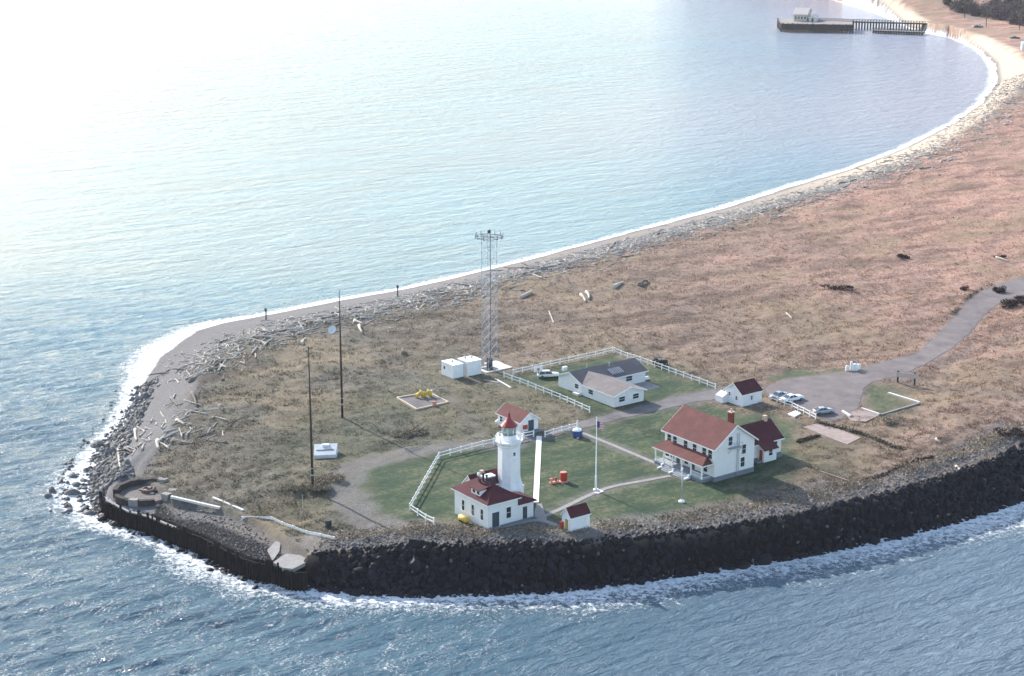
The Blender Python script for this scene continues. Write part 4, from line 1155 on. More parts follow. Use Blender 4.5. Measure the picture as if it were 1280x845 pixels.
# ------------------------------------------------------------------ cars
def paint(name, c, rough=.25):
    m, nt, b = mat(name); b.inputs['Base Color'].default_value = (*c, 1); b.inputs['Roughness'].default_value = rough; b.inputs['Coat Weight'].default_value = .3; return m
def car(label, loc, rotz, m, L=5.2, Wd=1.9, H=1.4, style='sedan'):
    """x = forward"""
    t = thing('parked_car', label, 'car', loc, rotz, 'parked cars')
    h = L / 2; w = Wd / 2
    def sec(x, z0, z1, ww, tuck=.1):
        return [(x, -ww + tuck, z0), (x, -ww, z0 + .16), (x, -ww, z1 - .16), (x, -ww + tuck, z1), (x, ww - tuck, z1), (x, ww, z1 - .16), (x, ww, z0 + .16), (x, ww - tuck, z0)]
    belt = .9 if style != 'compact' else .95
    MB().rings([sec(-h, .38, belt - .14, w * .90), sec(-h + .15, .28, belt - .05, w * .97), sec(-h * .35, .25, belt, w), sec(h * .3, .25, belt, w), sec(h - .5, .27, belt - .06, w * .97), sec(h - .08, .32, belt - .14, w * .93), sec(h, .4, belt - .22, w * .88)]).build('body', m, t, True)
    a = {'sedan': (-h * .62, -h * .30, h * .12, h * .40), 'compact': (-h * .85, -h * .45, h * .1, h * .48), 'wagon': (-h * .93, -h * .82, h * .10, h * .38)}[style]
    r = H
    MB().rings([[(a[0], -w * .86, belt - .03), (a[0], w * .86, belt - .03), (a[3], w * .86, belt - .03), (a[3], -w * .86, belt - .03)], [(a[1], -w * .66, r - .06), (a[1], w * .66, r - .06), (a[2], w * .66, r - .06), (a[2], -w * .66, r - .06)]]).build('windows', GLASS, t)
    MB().rings([[(a[1] - .06, -w * .69, r - .07), (a[1] - .06, w * .69, r - .07), (a[2] + .06, w * .69, r - .07), (a[2] + .06, -w * .69, r - .07)], [(a[1] + .08, -w * .6, r), (a[1] + .08, w * .6, r), (a[2] - .08, w * .6, r), (a[2] - .08, -w * .6, r)]]).build('roof', m, t)
    xm = (a[1] + a[2]) / 2
    for s in (-1, 1):
        for xa, xb in ((a[0], a[1]), (a[3], a[2]), (xm, xm)): MB().bar((xa, s * w * .875, belt - .02), (xb, s * w * .675, r - .06), .065).build('pillar', m, t)
    for x in (-h * .60, h * .62):
        for y in (-w + .1, w - .1): wheel(t, x, y, .33, .22)
    for x, s in ((h - .02, 1), (-h + .02, -1)): MB().bar((x + s * .06, -w * .92, .45), (x + s * .06, w * .92, .45), .1, .14).build('bumper', CHROME, t)
    for y in (-w * .62, w * .62):
        MB().box(h - .06, h + .02, y - .14, y + .14, .56, .7).build('headlight', simple('lamp_lens', (.8, .8, .75), .1), t)
        MB().box(-h - .02, -h + .06, y - .16, y + .16, .6, .74).build('tail_light', REDP, t)
    return t
car('long white two door sedan in the yard behind the fence', site(989.5, 501, .02), rad(31), paint('white_paint', (.80, .80, .78)), 5.4, 1.95, 1.38)
car('pale blue car half hidden on the garage side of the white sedan', site(974.5, 497.5, .02), rad(36), paint('blue_grey_paint', (.22, .27, .36)), 4.6, 1.8, 1.4)
car('small silver grey car standing alone at the yard fence end', site(1029, 517, .02), rad(18), paint('silver_paint', (.33, .34, .38)), 4.1, 1.7, 1.35, 'compact')
car('pale green station wagon behind the low house by the garden fence', site(685.5, 471.5, .02), rad(8), paint('pale_green_paint', (.55, .60, .55)), 4.6, 1.8, 1.5, 'wagon')
for k, (x, y) in enumerate(((1220.5, 34.5), (1223.5, 33.2))):
    car(['dark car parked on the flat behind the far beach', 'white car parked next to the dark one behind the far beach'][k], site(x, y, .02), rad(20 + 15 * k), paint('far_paint', ((.05, .05, .06), (.75, .75, .73))[k]), 4.8)
car('dark car standing apart near the far white hut', site(1268.5, 48.5, .02), rad(-5), paint('far_dark_paint', (.05, .05, .06)), 5.4)

# ------------------------------------------------------------------ sea wall, ring pit
def sea_wall():
    l = [Vector((x, y, 0)) for x, y in WALL]
    t = thing('sea_wall', 'dark timber pile sea wall round the gravel basin at the point', 'sea wall', (l[0].x, l[0].y, 0), 0)
    o = l[0]; L = sum((b - a).length for a, b in zip(l, l[1:])); n = 92
    d = 0; k = 0; pts = []
    seg = [(a, b, (b - a).length) for a, b in zip(l, l[1:])]
    for i in range(n + 1):
        s = L * i / n; acc = 0
        for a, b, ln in seg:
            if s <= acc + ln + 1e-6: pts.append(a.lerp(b, min(1, (s - acc) / ln))); break
            acc += ln
    bk = MB()
    for a, b in zip(pts[:-1:4], pts[4::4]): bk.bar(a - o + Vector((0, 0, .7)), b - o + Vector((0, 0, .7)), .25, 4.8)
    bk.build('sheeting', WOODD, t)
    base = None
    for i, p in enumerate(pts[:-1]):
        out = (pts[i + 1] - p).normalized().cross(Vector((0, 0, 1)))
        h = random.choice((2.5, 2.8, 3.0, 3.2, 3.4, 4.0)); r = random.uniform(.16, .24)
        if base is None: c = base = MB().tube([(0, 0, -1.5), (0, 0, 0), (.02, 0, 1)], [1.1, 1.05, .92], 8).build('pile', WOODD, t)
        else: c = base.copy(); COL.objects.link(c); c.parent = t
        c.location = p - o + out * .28 + Vector((random.uniform(-.06, .06), random.uniform(-.06, .06), 0)); c.scale = (r, r, h); c.rotation_euler = (random.uniform(-.03, .03), random.uniform(-.03, .03), random.uniform(0, 6))
    cp = MB()
    for a, b in zip(pts[8:40:4], pts[12:44:4]): cp.bar(a - o + Vector((0, 0, 3.1)), b - o + Vector((0, 0, 3.1)), .45, .22)
    cp.build('cap_beam', simple('grey_cap', (.28, .26, .23), .9, .25), t)
sea_wall()

def ring_pit():
    g = ground(181, 619); z = PITZ + .5
    t = thing('ring_pit', 'ruined round pit with broken curved wall at the tip of the point', 'ruin', (g.x, g.y, z), 0)
    R = 4.6
    def arc(a0, a1, r0, r1, h, n, m, name):
        A = [rad(a0 + (a1 - a0) * k / n) for k in range(n + 1)]
        mb = MB(); ring = []
        for a in A:
            j = random.uniform(-.12, .12)
            ring.append([(r0 * math.cos(a), r0 * math.sin(a), -.8), (r1 * math.cos(a), r1 * math.sin(a), -.8), (r1 * math.cos(a), r1 * math.sin(a), h + j), (r0 * math.cos(a), r0 * math.sin(a), h + j)])
        mb.rings(ring); return mb.build(name, m, t)
    arc(75, 190, R, R + .9, 1.05, 12, WOODG, 'back_wall')
    arc(205, 300, R, R + .8, .6, 9, WOODG, 'front_wall')
    arc(52, 72, R, R + 1.1, 1.1, 4, CONC, 'wall_cap'); arc(322, 358, R - .2, R + 1.3, .9, 5, CONC, 'wall_cap'); arc(250, 268, R - .1, R + .9, .75, 3, CONC, 'wall_cap')
    MB().lathe([(R, -.5), (R, -.05), (R * .5, .0)], 28).build('floor', simple('pit_floor', (.17, .145, .13), .9, .35, 1.5, .15, (.08, .07, .065)), t)
    MB().lathe([(1.3, -.1), (1.2, .55), (.9, .6), (.85, .1)], 12, c=(.4, 1.0)).build('centre_mount', simple('rusty_iron', (.16, .085, .06), .8, .3, 3), t)
    for k in range(7):
        a = random.uniform(0, 6.28); r = random.uniform(.5, 1.8); c = (.4 + r * math.cos(a), 1 + r * math.sin(a))
        MB().box(c[0] - .3, c[0] + .35, c[1] - .25, c[1] + .2, -.05, random.uniform(.2, .6)).build('broken_block', WOODG if k % 2 else CONC, t)
ring_pit()
slab('square_cover', 'small pale square cover on the bank at the very tip of the point', 'cover', [(144, 623.5), (152, 622), (154, 627), (147, 628.5)], CONCW, .25)
beam('timber_beam', 'short pale plank lying against the sea wall in the surf', 'beam', (281, 693), (303, 699), .3, .25, BLEACH)

# ------------------------------------------------------------------ plants
def leaf_mat(name, c0, c1, c2):
    m, nt, b = mat(name); pos = geo_pos(nt); n = noise(nt, .9, 3, .6, pos)
    at = attr(nt, 'tone')
    link(nt, ramp(nt, mth(nt, 'ADD', mth(nt, 'MULTIPLY', n, .5), mth(nt, 'MULTIPLY', at, .5)), [(.25, c0), (.5, c1), (.8, c2)]), b.inputs['Base Color'])
    b.inputs['Roughness'].default_value = .9; b.inputs['Specular IOR Level'].default_value = .1; return m
SHRUBD = leaf_mat('dark_scrub', (.018, .013, .016), (.045, .030, .032), (.090, .060, .055))
SHRUBT = leaf_mat('tan_scrub', (.16, .12, .08), (.30, .24, .17), (.46, .38, .28))
SHRUBG = leaf_mat('olive_scrub', (.040, .038, .028), (.085, .075, .055), (.15, .13, .095))

def leaves(n, fn, size, r, m, name, parent=None):
    """n small leaf faces, fn gives centres"""
    c = fn(n, r); n = len(c)
    d = r.normal(size=(n, 3)); d /= np.linalg.norm(d, axis=1)[:, None]
    e = np.cross(d, r.normal(size=(n, 3))); e /= np.linalg.norm(e, axis=1)[:, None]
    s = size * r.uniform(.6, 1.5, (n, 1))
    v = np.stack([c - d * s, c + e * s * .55, c + d * s, c - e * s * .55], 1).reshape(-1, 3)
    me = bpy.data.meshes.new(name); me.vertices.add(len(v)); me.vertices.foreach_set('co', v.astype(np.float32).ravel())
    me.loops.add(n * 4); me.loops.foreach_set('vertex_index', np.arange(n * 4, dtype=np.int32)); me.polygons.add(n); me.polygons.foreach_set('loop_start', np.arange(0, n * 4, 4, dtype=np.int32))
    me.update(calc_edges=True); a = me.attributes.new('tone', 'FLOAT', 'POINT'); a.data.foreach_set('value', np.repeat(r.uniform(0, 1, n), 4).astype(np.float32))
    me.materials.append(m); o = bpy.data.objects.new(name, me); COL.objects.link(o)
    if parent: o.parent = parent
    return o

def clump_fn(w, d, h, k, seed):
    q = np.random.default_rng(seed); cs = np.stack([q.uniform(-w * .75, w * .75, k), q.uniform(-d * .75, d * .75, k), q.uniform(.15 * h, .6 * h, k)], 1); rs = q.uniform(.35, .65, k)
    def fn(n, r):
        i = r.integers(0, k, n); u = r.normal(size=(n, 3)); u /= np.linalg.norm(u, axis=1)[:, None]; u *= r.uniform(.45, 1.0, (n, 1))
        c = cs[i] + u * rs[i][:, None] * np.array([w, d, h]) * .75
        c[:, 2] = np.abs(c[:, 2]); return c
    return fn

def bush(px, py, w, d, h, m, label, seed, n=900, name='bush', group=None, leaf=.16):
    t = thing(name, label, 'bush', site(px, py, -.05), 0, group)
    leaves(n, clump_fn(w, d, h, 7, seed), leaf, np.random.default_rng(seed), m, 'foliage', t)
    st = MB(); q = random.Random(seed)
    for k in range(6): st.tube([(0, 0, -.1), (q.uniform(-w, w) * .3, q.uniform(-d, d) * .3, h * .35), (q.uniform(-w, w) * .6, q.uniform(-d, d) * .6, h * .75)], [.07, .05, .02], 5)
    st.build('stem', POLE, t)
bush(1266, 380, 4.2, 4.5, 2.0, SHRUBD, 'big dark reddish bush beside the bend of the road', 1, 2600)
bush(1250, 365, 2.0, 1.8, 1.8, SHRUBD, 'smaller dark bush on the road edge above the big one', 2, 900)
bush(1130, 322, 2.0, 1.6, 1.2, SHRUBD, 'single dark round bush alone in the tawny field', 3, 700)
bush(1046, 362, 4.4, 2.6, 1.1, SHRUBD, 'low spreading dark scrub in the tawny field', 4, 1200)
bush(405, 606, 3.4, 3.2, 1.5, SHRUBT, 'tan dry bush between the nearer dark mast and the gravel track', 6, 1900)
bush(377, 610, 3.6, 2.2, 1.0, SHRUBT, 'tan dry bush on the seaward side of the nearer dark mast', 7, 1400)
bush(507, 546, 3.6, 3.0, .9, SHRUBT, 'wide loose tan bush beside the western gravel track', 10, 1300)
bush(520, 542, 2.4, 2.2, 1.1, SHRUBT, 'small loose tan bush leaning on the wide one by the western track', 11, 900)
bush(1117, 528, 2.6, 2.0, 1.1, SHRUBT, 'pale tan tussock bush below the broken slab', 12, 900)
bush(1262, 544, 3.0, 2.2, 1.4, SHRUBD, 'dark bush on the crest of the rock armour', 13, 1100)
bush(1248, 322, 2.6, 1.0, .8, SHRUBD, 'dark scrub with pale debris far out in the tawny field', 14, 500)
bush(1206, 362, 1.4, 1.2, 1.3, SHRUBD, 'sparse dark bush at the inner edge of the road bend', 17, 350)

def tree(px, py, w, h, label, seed):
    g = site(px, py, -.2); t = thing('hillside_tree', label, 'tree', g, 0, 'trees on the far hillside')
    q = random.Random(seed); tr = MB(); tr.tube([(0, 0, 0), (.2, 0, h * .35), (.1, .1, h * .7)], [.4, .28, .1], 7)
    for k in range(5):
        a = q.uniform(0, 6.28); z = h * q.uniform(.25, .5); tr.tube([(.1, 0, z), (math.cos(a) * w * .5, math.sin(a) * w * .5, z + h * .25)], [.16, .05], 5)
    tr.build('trunk', POLE, t)
    leaves(1500, clump_fn(w, w * .9, h * 1.05, 11, seed), .42, np.random.default_rng(seed), TREEL[seed % 3], 'crown', t)
TREEL = [leaf_mat('tree_leaf', (.05, .038, .046), (.125, .092, .10), (.22, .17, .165)), leaf_mat('tree_leaf_olive', (.05, .047, .042), (.13, .112, .095), (.23, .20, .16)), leaf_mat('tree_leaf_plum', (.05, .036, .048), (.135, .095, .11), (.24, .175, .18))]  # leaf tones lightened, distance haze put into the colour
TP = [(1196, 12, 6, 9), (1207, 6, 5, 7), (1203, 15, 5, 6), (1214, 17, 7, 10), (1222, 19, 6, 9), (1232, 20, 6, 8), (1240, 22, 7, 9), (1250, 25, 7, 11), (1258, 22, 6, 10), (1262, 12, 8, 12), (1254, 12, 6, 9), (1270, 30, 6, 11), (1278, 31, 7, 13), (1286, 31, 7, 12), (1276, 20, 7, 12),
      (1268, 4, 7, 10), (1243, 13, 6, 8), (1184, 5, 4, 5), (1296, 30, 7, 13), (1306, 29, 8, 12), (1290, 16, 7, 12)]
TL = ['bushy tree low on the far hillside', 'round dark tree at the foot of the far slope', 'tall plum coloured tree on the far hillside', 'small olive tree on the far hillside']
TW = ['first from the bay', 'second from the bay', 'third from the bay', 'fourth from the bay', 'fifth from the bay']
NUM = 'first second third fourth fifth sixth seventh eighth ninth tenth eleventh twelfth thirteenth fourteenth fifteenth sixteenth seventeenth eighteenth nineteenth twentieth twenty-first twenty-second twenty-third'.split()
for k, i in enumerate(sorted(range(len(TP)), key=lambda i: TP[i][0])):
    x, y, w, h = TP[i]
    tree(x, y, w, h, '%s tree on the far hillside, %s from the bay' % (['bushy olive', 'dark plum', 'dusky'][i % 3] if 0 else ('tall dark' if h > 10 else 'rounded dark' if h > 7 else 'small low'), NUM[k]), 40 + i)

# ------------------------------------------------------------------ wharf
def wharf():
    z = 4.6
    A = Vector((*P(977, 30, z), 0)); B = Vector((*P(1066, 31.5, z), 0)); C_ = Vector((*P(1066, 25.5, z), 0)); D = Vector((*P(972, 23.5, z), 0))
    t = thing('wharf', 'broad pile wharf reaching into the bay with a plank deck', 'wharf', (A.x, A.y, 0), 0)
    rel = [p - A for p in (A, B, C_, D)]
    MB().rings([[(p.x, p.y, z - .7) for p in rel], [(p.x, p.y, z) for p in rel]]).build('deck', simple('wharf_deck', (.26, .22, .20), .9, .2, .3), t)
    fs = MB()
    for a, b in ((rel[0], rel[1]), (rel[3], rel[0]), (rel[1], rel[2])): fs.bar(a + Vector((0, 0, z - 1.6)), b + Vector((0, 0, z - 1.6)), .4, 3.2)
    fs.build('fender_wall', WOODG, t)
    pm = None
    for a, b, n in ((rel[0], rel[1], 44), (rel[3], rel[0], 22), (rel[1], rel[2], 16)):
        for k in range(n):
            p = a.lerp(b, k / n)
            if pm is None: c = pm = MB().tube([(0, 0, -2), (0, 0, z + .5)], .3, 7).build('pile', WOODG, t)
            else: c = pm.copy(); COL.objects.link(c); c.parent = t
            c.location = (p.x, p.y - .35, random.uniform(-.4, .3))
    up = Vector((0, 0, 1))
    kb = MB(); 
    for a, b in ((rel[0], rel[1]), (rel[3], rel[0])): kb.bar(a + up * (z + .2), b + up * (z + .2), .4, .4)
    kb.build('kerb', simple('wharf_kerb', (.42, .37, .33), .9), t)
    # wharf house stands on the deck
    W0 = Vector((*P(992, 26.3, z), z)); W1 = Vector((*P(1008.5, 26.8, z), z)); ang = math.atan2(W1.y - W0.y, W1.x - W0.x); L = (W1 - W0).length
    hs = thing('wharf_house', 'pale boat house with pitched roof standing on the wharf', 'building', W0, ang)
    gable(hs, 0, L, 0, 17, 4.2, 7.0, 'x', simple('pale_siding', (.50, .44, .36), .8), simple('pale_roof', (.46, .40, .36), .8), .6, .2, .5)
    for k in range(4): window(hs, (1.2 + k * L / 4.3, 0), (0, -1), 1.2, 1.4, 1.4)
    hv = Vector((*P(1011, 27, z), z)); sh = thing('wharf_shed', 'low pale shed beside the boat house on the wharf', 'shed', hv, ang)
    gable(sh, 0, 4.5, 0, 9, 2.4, 3.4, 'y', simple('pale_shed', (.60, .54, .47), .8), simple('pale_shed_roof', (.55, .50, .45), .8), .3, .15, .3); door(sh, (2.2, 0), (0, -1), 1.4, 2.0)
    # long trestle to the shore
    def trestle(name, label, a, b, wd, z, npile, hgt_rail):
        a = Vector((*a, 0)); b = Vector((*b, 0)); d = (b - a).normalized(); n = Vector((-d.y, d.x, 0))
        tr = thing(name, label, 'pier', a, 0); b_ = b - a
        MB().rings([[(*(q + n * s).xy, zz) for q, s in ((Vector((0, 0, 0)), -wd / 2), (b_, -wd / 2), (b_, wd / 2), (Vector((0, 0, 0)), wd / 2))] for zz in (z - .6, z)]).build('deck', simple('pier_deck', (.25, .21, .19), .9, .2, .3), tr)
        pm = None; L = b_.length
        for k in range(npile):
            for s in (-wd / 2 + .3, wd / 2 - .3):
                if pm is None: c = pm = MB().tube([(0, 0, -2), (0, 0, z - .6)], .32, 7).build('pile', WOODG, tr)
                else: c = pm.copy(); COL.objects.link(c); c.parent = tr
                c.location = d * (L * k / npile) + n * s
        r = MB()
        for s in (-wd / 2, wd / 2):
            r.bar(n * s + Vector((0, 0, z + .9)), b_ + n * s + Vector((0, 0, z + .9)), .12, .15); r.bar(n * s + Vector((0, 0, z - .5)), b_ + n * s + Vector((0, 0, z - .5)), .3, .7)
            for k in range(npile): r.bar(d * (L * k / npile) + n * s + Vector((0, 0, z)), d * (L * k / npile) + n * s + Vector((0, 0, z + .9)), .25)
        r.build('railing', WOODG, tr)
    trestle('trestle_pier', 'long dark pile trestle running from the wharf to the far shore', P(1014, 25, z), P(1186, 28.5, 5.2), 4, 4.8, 48, .6)
    trestle('low_pier', 'low dark jetty in front of the long trestle', P(1092, 37.5, 1.8), P(1156, 40, 1.8), 4, 1.9, 20, .5)
wharf()
g = site(1277, 62.5, -.1)
t = thing('white_hut', 'small white hut at the back of the far beach', 'hut', g, rad(-8))
gable(t, 0, 5.5, 0, 4, 3.3, 4.2, 'x', STUCCO, TRIM, .2, .15, .2, -.3); door(t, (1.6, 0), (0, -1), .9, 2.1); window(t, (3.9, 0), (0, -1), 1.0, 1.1, 1.0)
for k, (x, y) in enumerate(((1205.5, 22), (1232.5, 33.5), (1274, 38))):
    gp = site(x, y, -.2); b = MB().tube([(0, 0, 0), (0, 0, 5.5)], .2, 6).bar((-.8, 0, 5.0), (.8, 0, 5.0), .18).build('utility_pole', POLE); b.location = gp
    tag(b, ['dark utility pole at the foot of the hillside nearest the bay', 'dark utility pole behind the far parked cars', 'dark utility pole beyond the white hut'][k], 'pole', 'utility poles behind the far beach')

# ------------------------------------------------------------------ driftwood
def log_mesh(k, m):
    q = random.Random(100 + k); n = 7; r0 = 1.0; pts = []; rr = []
    bend = q.uniform(-.04, .04); bz = q.uniform(0, .02)
    for i in range(n):
        u = i / (n - 1); pts.append(((u - .5), bend * math.sin(u * 3.1), bz * math.sin(u * 3.1))); rr.append(.5 * (1 - .45 * u) * (1 + q.uniform(-.08, .08)))
    me_ = MB(); me_.tube([Vector(p) for p in pts], 1, 8)
    v = []
    for i in range(n):
        for j in range(8):
            a = 2 * math.pi * j / 8; f = 1.5 if (i == 0 and k % 3 == 0) else 1
            v.append((pts[i][0], pts[i][1] + rr[i] * f * math.cos(a) * .1, pts[i][2] + rr[i] * f * math.sin(a) * .1))
    me_.v = v; o = me_.build('driftwood_log', m, None, True); me = o.data; bpy.data.objects.remove(o); return me
LOGM = [log_mesh(k, BLEACH if k % 3 else GREYD) for k in range(9)]
def place_log(p, L, r, az, label, pitch=0.0, mesh=None):
    o = bpy.data.objects.new('driftwood_log', mesh or random.choice(LOGM)); COL.objects.link(o)
    o.scale = (L, r * 20, r * 20); o.location = p; o.rotation_euler = (random.uniform(0, 6.28), pitch, az); return tag(o, label, 'log', 'driftwood logs along the beach')
NAMED = [((221, 526), (231, 532), .32, 'pale log sloping down the stony shore, highest of the four among the rocks'), ((169, 538), (171, 552), .34, 'pale log pointing seaward among shore rocks beside a shorter one'), ((148, 563), (151, 589), .30, 'long pale log lying among the dark rocks closest to the surf'),
         ((157, 562), (166, 567), .3, 'short pale log crosswise among the dark shore rocks'), ((197, 552), (199, 563), .4, 'short thick pale log at the foot of the grass bank'), ((214, 498), (232, 519), .3, 'long pale log along the edge of the grass bank near the tip'),
         ((240, 492), (246, 509), .34, 'pale log on the grass edge near the tip, steeply across the bank'), ((238, 478), (278, 452), .42, 'longest grey log in the drift line near the tip'), ((275, 508), (279, 514), .3, 'stray pale log out in the western field'), ((443, 402), (454, 406), .4, 'pale log nearest the further dark mast, lying level'),
         ((449, 408), (453, 417), .4, 'pale log nearest the further dark mast, lying across'), ((378, 431), (382, 424), .4, 'stray pale log at the seaward end of the western field'), ((505, 443), (503, 437), .4, 'stray log in the grass before the white cabins'), ((726, 369), (732, 378), .38, 'pale forked log in the middle field beyond the garden'), ((733, 366), (736, 375), .4, 'shorter pale log beside the forked one in the middle field'),
         ((767, 361), (779, 354), .55, 'thick grey log in the field beyond the middle of the spit'), ((800, 358), (809, 352), .5, 'second thick grey log in the field, further inland'), ((650, 374), (664, 366), .5, 'dark grey log in the field behind the radio mast'), ((764, 312), (769, 304), .45, 'pale upright looking stump log on the sand right of the mast'),
         ((646, 342), (656, 343), .4, 'white log at the seaward edge of the drift line by the mast'), ((1245, 322), (1262, 328), .3, 'pale broken log far out in the tawny field'), ((1170, 549), (1175, 554), .25, 'white log in the grass above the rock armour'), ((1195, 584), (1200, 589), .3, 'white log at the top of the rock armour'), ((983, 392), (990, 399), .2, 'thin pale branch in the tawny field')]
for a, b, r, lab in NAMED:
    p, q = ground(*a), ground(*b); c = (p + q) / 2; c.z += r * .6; L = max(1.2, (q - p).length)
    place_log(c, L, r, math.atan2(q.y - p.y, q.x - p.x), lab, -math.asin(max(-.6, min(.6, (q.z - p.z) / L))))
DRIFT = [P(*q, 5.6) for q in ((203, 556), (222, 520), (236, 494), (250, 470), (270, 447), (300, 428), (350, 411), (420, 397), (500, 382), (580, 362), (660, 342), (740, 321), (820, 299), (900, 278), (980, 254), (1060, 230), (1120, 208), (1180, 179), (1222, 149), (1262, 113), (1276, 90))]
dl = [Vector(p) for p in DRIFT]; seg = [(a, b, (b - a).length) for a, b in zip(dl, dl[1:])]; DL = sum(s[2] for s in seg)
def along(s):
    for a, b, l in seg:
        if s <= l: return a.lerp(b, s / l), (b - a).normalized()
        s -= l
    return dl[-1].copy(), (dl[-1] - dl[-2]).normalized()
rl = random.Random(5); cand = []
for k in range(3000):
    u = rl.random(); s = DL * (u ** 1.35); p, d = along(s); n = Vector((-d.y, d.x))
    off = rl.gauss(1.0, 5.0) if s < 330 else rl.gauss(0, 7.0)
    dens = float(vnoise([s / 13], [3.3], 5)[0])
    if dens < rl.random() * .75 or s < 45 and rl.random() < .72: continue
    az = math.atan2(d.y, d.x) + (rl.gauss(0, .35) if rl.random() < .6 else rl.uniform(0, 3.14))
    cand.append((p.x + n.x * off, p.y + n.y * off, min(11, max(1.0, rl.lognormvariate(1.05, .6))), rl.uniform(.11, .25), az))
cand.sort(key=lambda c: -c[2] * c[3] ** .5 / c[1])
zs, _k = base_height(np.array([c[0] for c in cand]), np.array([c[1] for c in cand]))
for c, z in zip(cand[:250], zs[:250]):
    place_log((c[0], c[1], float(z) + c[3] * .5), c[2], c[3], c[4], 'bleached driftwood log lying in the long drift line behind the beach', rl.gauss(0, .03))
def merged(name, meshes, xf, kind_m):
    """many small copies as one mesh"""
    vs, fs, sm, n = [], [], [], 0
    loops = []; starts = []; tot = 0
    for me, M in xf:
        co = np.empty(len(me.vertices) * 3, np.float32); me.vertices.foreach_get('co', co); co = co.reshape(-1, 3)
        Mn = np.array(M); vs.append(co @ Mn[:3, :3].T + Mn[:3, 3])
        li = np.empty(len(me.loops), np.int32); me.loops.foreach_get('vertex_index', li); st = np.empty(len(me.polygons), np.int32); me.polygons.foreach_get('loop_start', st)
        loops.append(li + n); starts.append(st + tot); n += len(co); tot += len(li)
    v = np.concatenate(vs); l = np.concatenate(loops); s = np.concatenate(starts)
    me = bpy.data.meshes.new(name); me.vertices.add(len(v)); me.vertices.foreach_set('co', v.astype(np.float32).ravel()); me.loops.add(len(l)); me.loops.foreach_set('vertex_index', l.astype(np.int32)); me.polygons.add(len(s)); me.polygons.foreach_set('loop_start', s.astype(np.int32))
    me.update(calc_edges=True); me.materials.append(kind_m); o = bpy.data.objects.new(name, me); COL.objects.link(o); o['kind'] = 'stuff'; return o
def xform(loc, rot, sc):
    return Matrix.LocRotScale(Vector(loc), __import__('mathutils').Euler(rot), Vector(sc))
xf = []
for c, z in zip(cand[250:], zs[250:]):
    xf.append((LOGM[1 + rl.randrange(2)], xform((c[0], c[1], float(z) + c[3] * .4), (rl.uniform(0, 6), rl.gauss(0, .05), c[4]), (c[2], c[3] * 20, c[3] * 20))))
for k in range(5200):
    s = 60 + (DL - 60) * rl.random() ** 1.1; p, d = along(s); n = Vector((-d.y, d.x)); off = rl.gauss(.5, 6.5); x, y = p.x + n.x * off, p.y + n.y * off
    xf.append((LOGM[1], (x, y, rl.uniform(.4, 1.6), rl.uniform(.06, .16), rl.uniform(0, 3.14))))
for k in range(3000):
    p, d = along(45 + 330 * rl.random()); n = Vector((-d.y, d.x)); off = rl.gauss(1.5, 4.5); xf.append((LOGM[1], (p.x + n.x * off, p.y + n.y * off, rl.uniform(.5, 2.6), rl.uniform(.06, .15), math.atan2(d.y, d.x) + rl.gauss(0, .6))))
sm = [q for q in xf if not isinstance(q[1], Matrix)]
zz, _k = base_height(np.array([q[1][0] for q in sm]), np.array([q[1][1] for q in sm]))
xf = [q for q in xf if isinstance(q[1], Matrix)] + [(LOGM[1 + (i % 2)], xform((q[1][0], q[1][1], float(z) + .08), (rl.uniform(0, 6), 0, q[1][4]), (q[1][2], q[1][3] * 20, q[1][3] * 20))) for i, (q, z) in enumerate(zip(sm, zz))]
merged('driftwood_litter', LOGM, xf, BLEACH)

# ------------------------------------------------------------------ boulders
def rock_mesh(k, m):
    import bmesh
    bm = bmesh.new(); bmesh.ops.create_icosphere(bm, subdivisions=2, radius=.5)
    q = np.random.default_rng(200 + k); ax = q.normal(size=(9, 3)); ax /= np.linalg.norm(ax, axis=1)[:, None]; cut = q.uniform(.27, .46, 9)
    for v in bm.verts:
        p = np.array(v.co)
        for a, c in zip(ax, cut):
            dd = p @ a
            if dd > c: p = p - a * (dd - c)
        v.co = p * (1 + .05 * q.normal())
    me = bpy.data.meshes.new('boulder'); bm.to_mesh(me); bm.free(); me.materials.append(m); return me
def rock_mat(name, lo, hi):
    m, nt, b = mat(name); pos = geo_pos(nt); n = noise(nt, .8, 5, .65, pos); f = noise(nt, 6, 3, .6, pos)
    link(nt, ramp(nt, n, [(.3, lo), (.72, hi)]), b.inputs['Base Color']); b.inputs['Roughness'].default_value = .7; b.inputs['Specular IOR Level'].default_value = .3
    bump(nt, b, f, .4, .06); return m
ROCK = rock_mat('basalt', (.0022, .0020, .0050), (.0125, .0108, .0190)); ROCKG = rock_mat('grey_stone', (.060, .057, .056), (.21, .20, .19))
ROCKM = [rock_mesh(k, ROCK) for k in range(7)]; ROCKGM = [rock_mesh(k, ROCKG) for k in range(5)]
rr = random.Random(9); rocks = []
south = [Vector(P(x, y, 0)) for x, y in W_PIX[:13]]; seg2 = [(a, b, (b - a).length) for a, b in zip(south, south[1:])]; SL = sum(s[2] for s in seg2)
def along2(s):
    for a, b, l in seg2:
        if s <= l: return a.lerp(b, s / l), (b - a).normalized()
        s -= l
    return south[-1].copy(), (south[-1] - south[-2]).normalized()
N_ARM = 17000
for k in range(N_ARM):
    p, d = along2(SL * rr.random()); n = Vector((d.y, -d.x)); off = rr.uniform(-1.6, 11.5)
    rocks.append((p.x + n.x * off, p.y + n.y * off, rr.lognormvariate(-.28, .36), 0))
for k in range(900):   # at the foot of the sea wall
    i = rr.randrange(len(WALL) - 1); a, b = Vector(WALL[i]), Vector(WALL[i + 1]); p = a.lerp(b, rr.random()); d = (b - a).normalized(); n = Vector((d.y, -d.x))
    off = abs(rr.gauss(0, 2.2)) + .5; rocks.append((p.x + n.x * off, p.y + n.y * off, rr.lognormvariate(-.25, .4), 1))
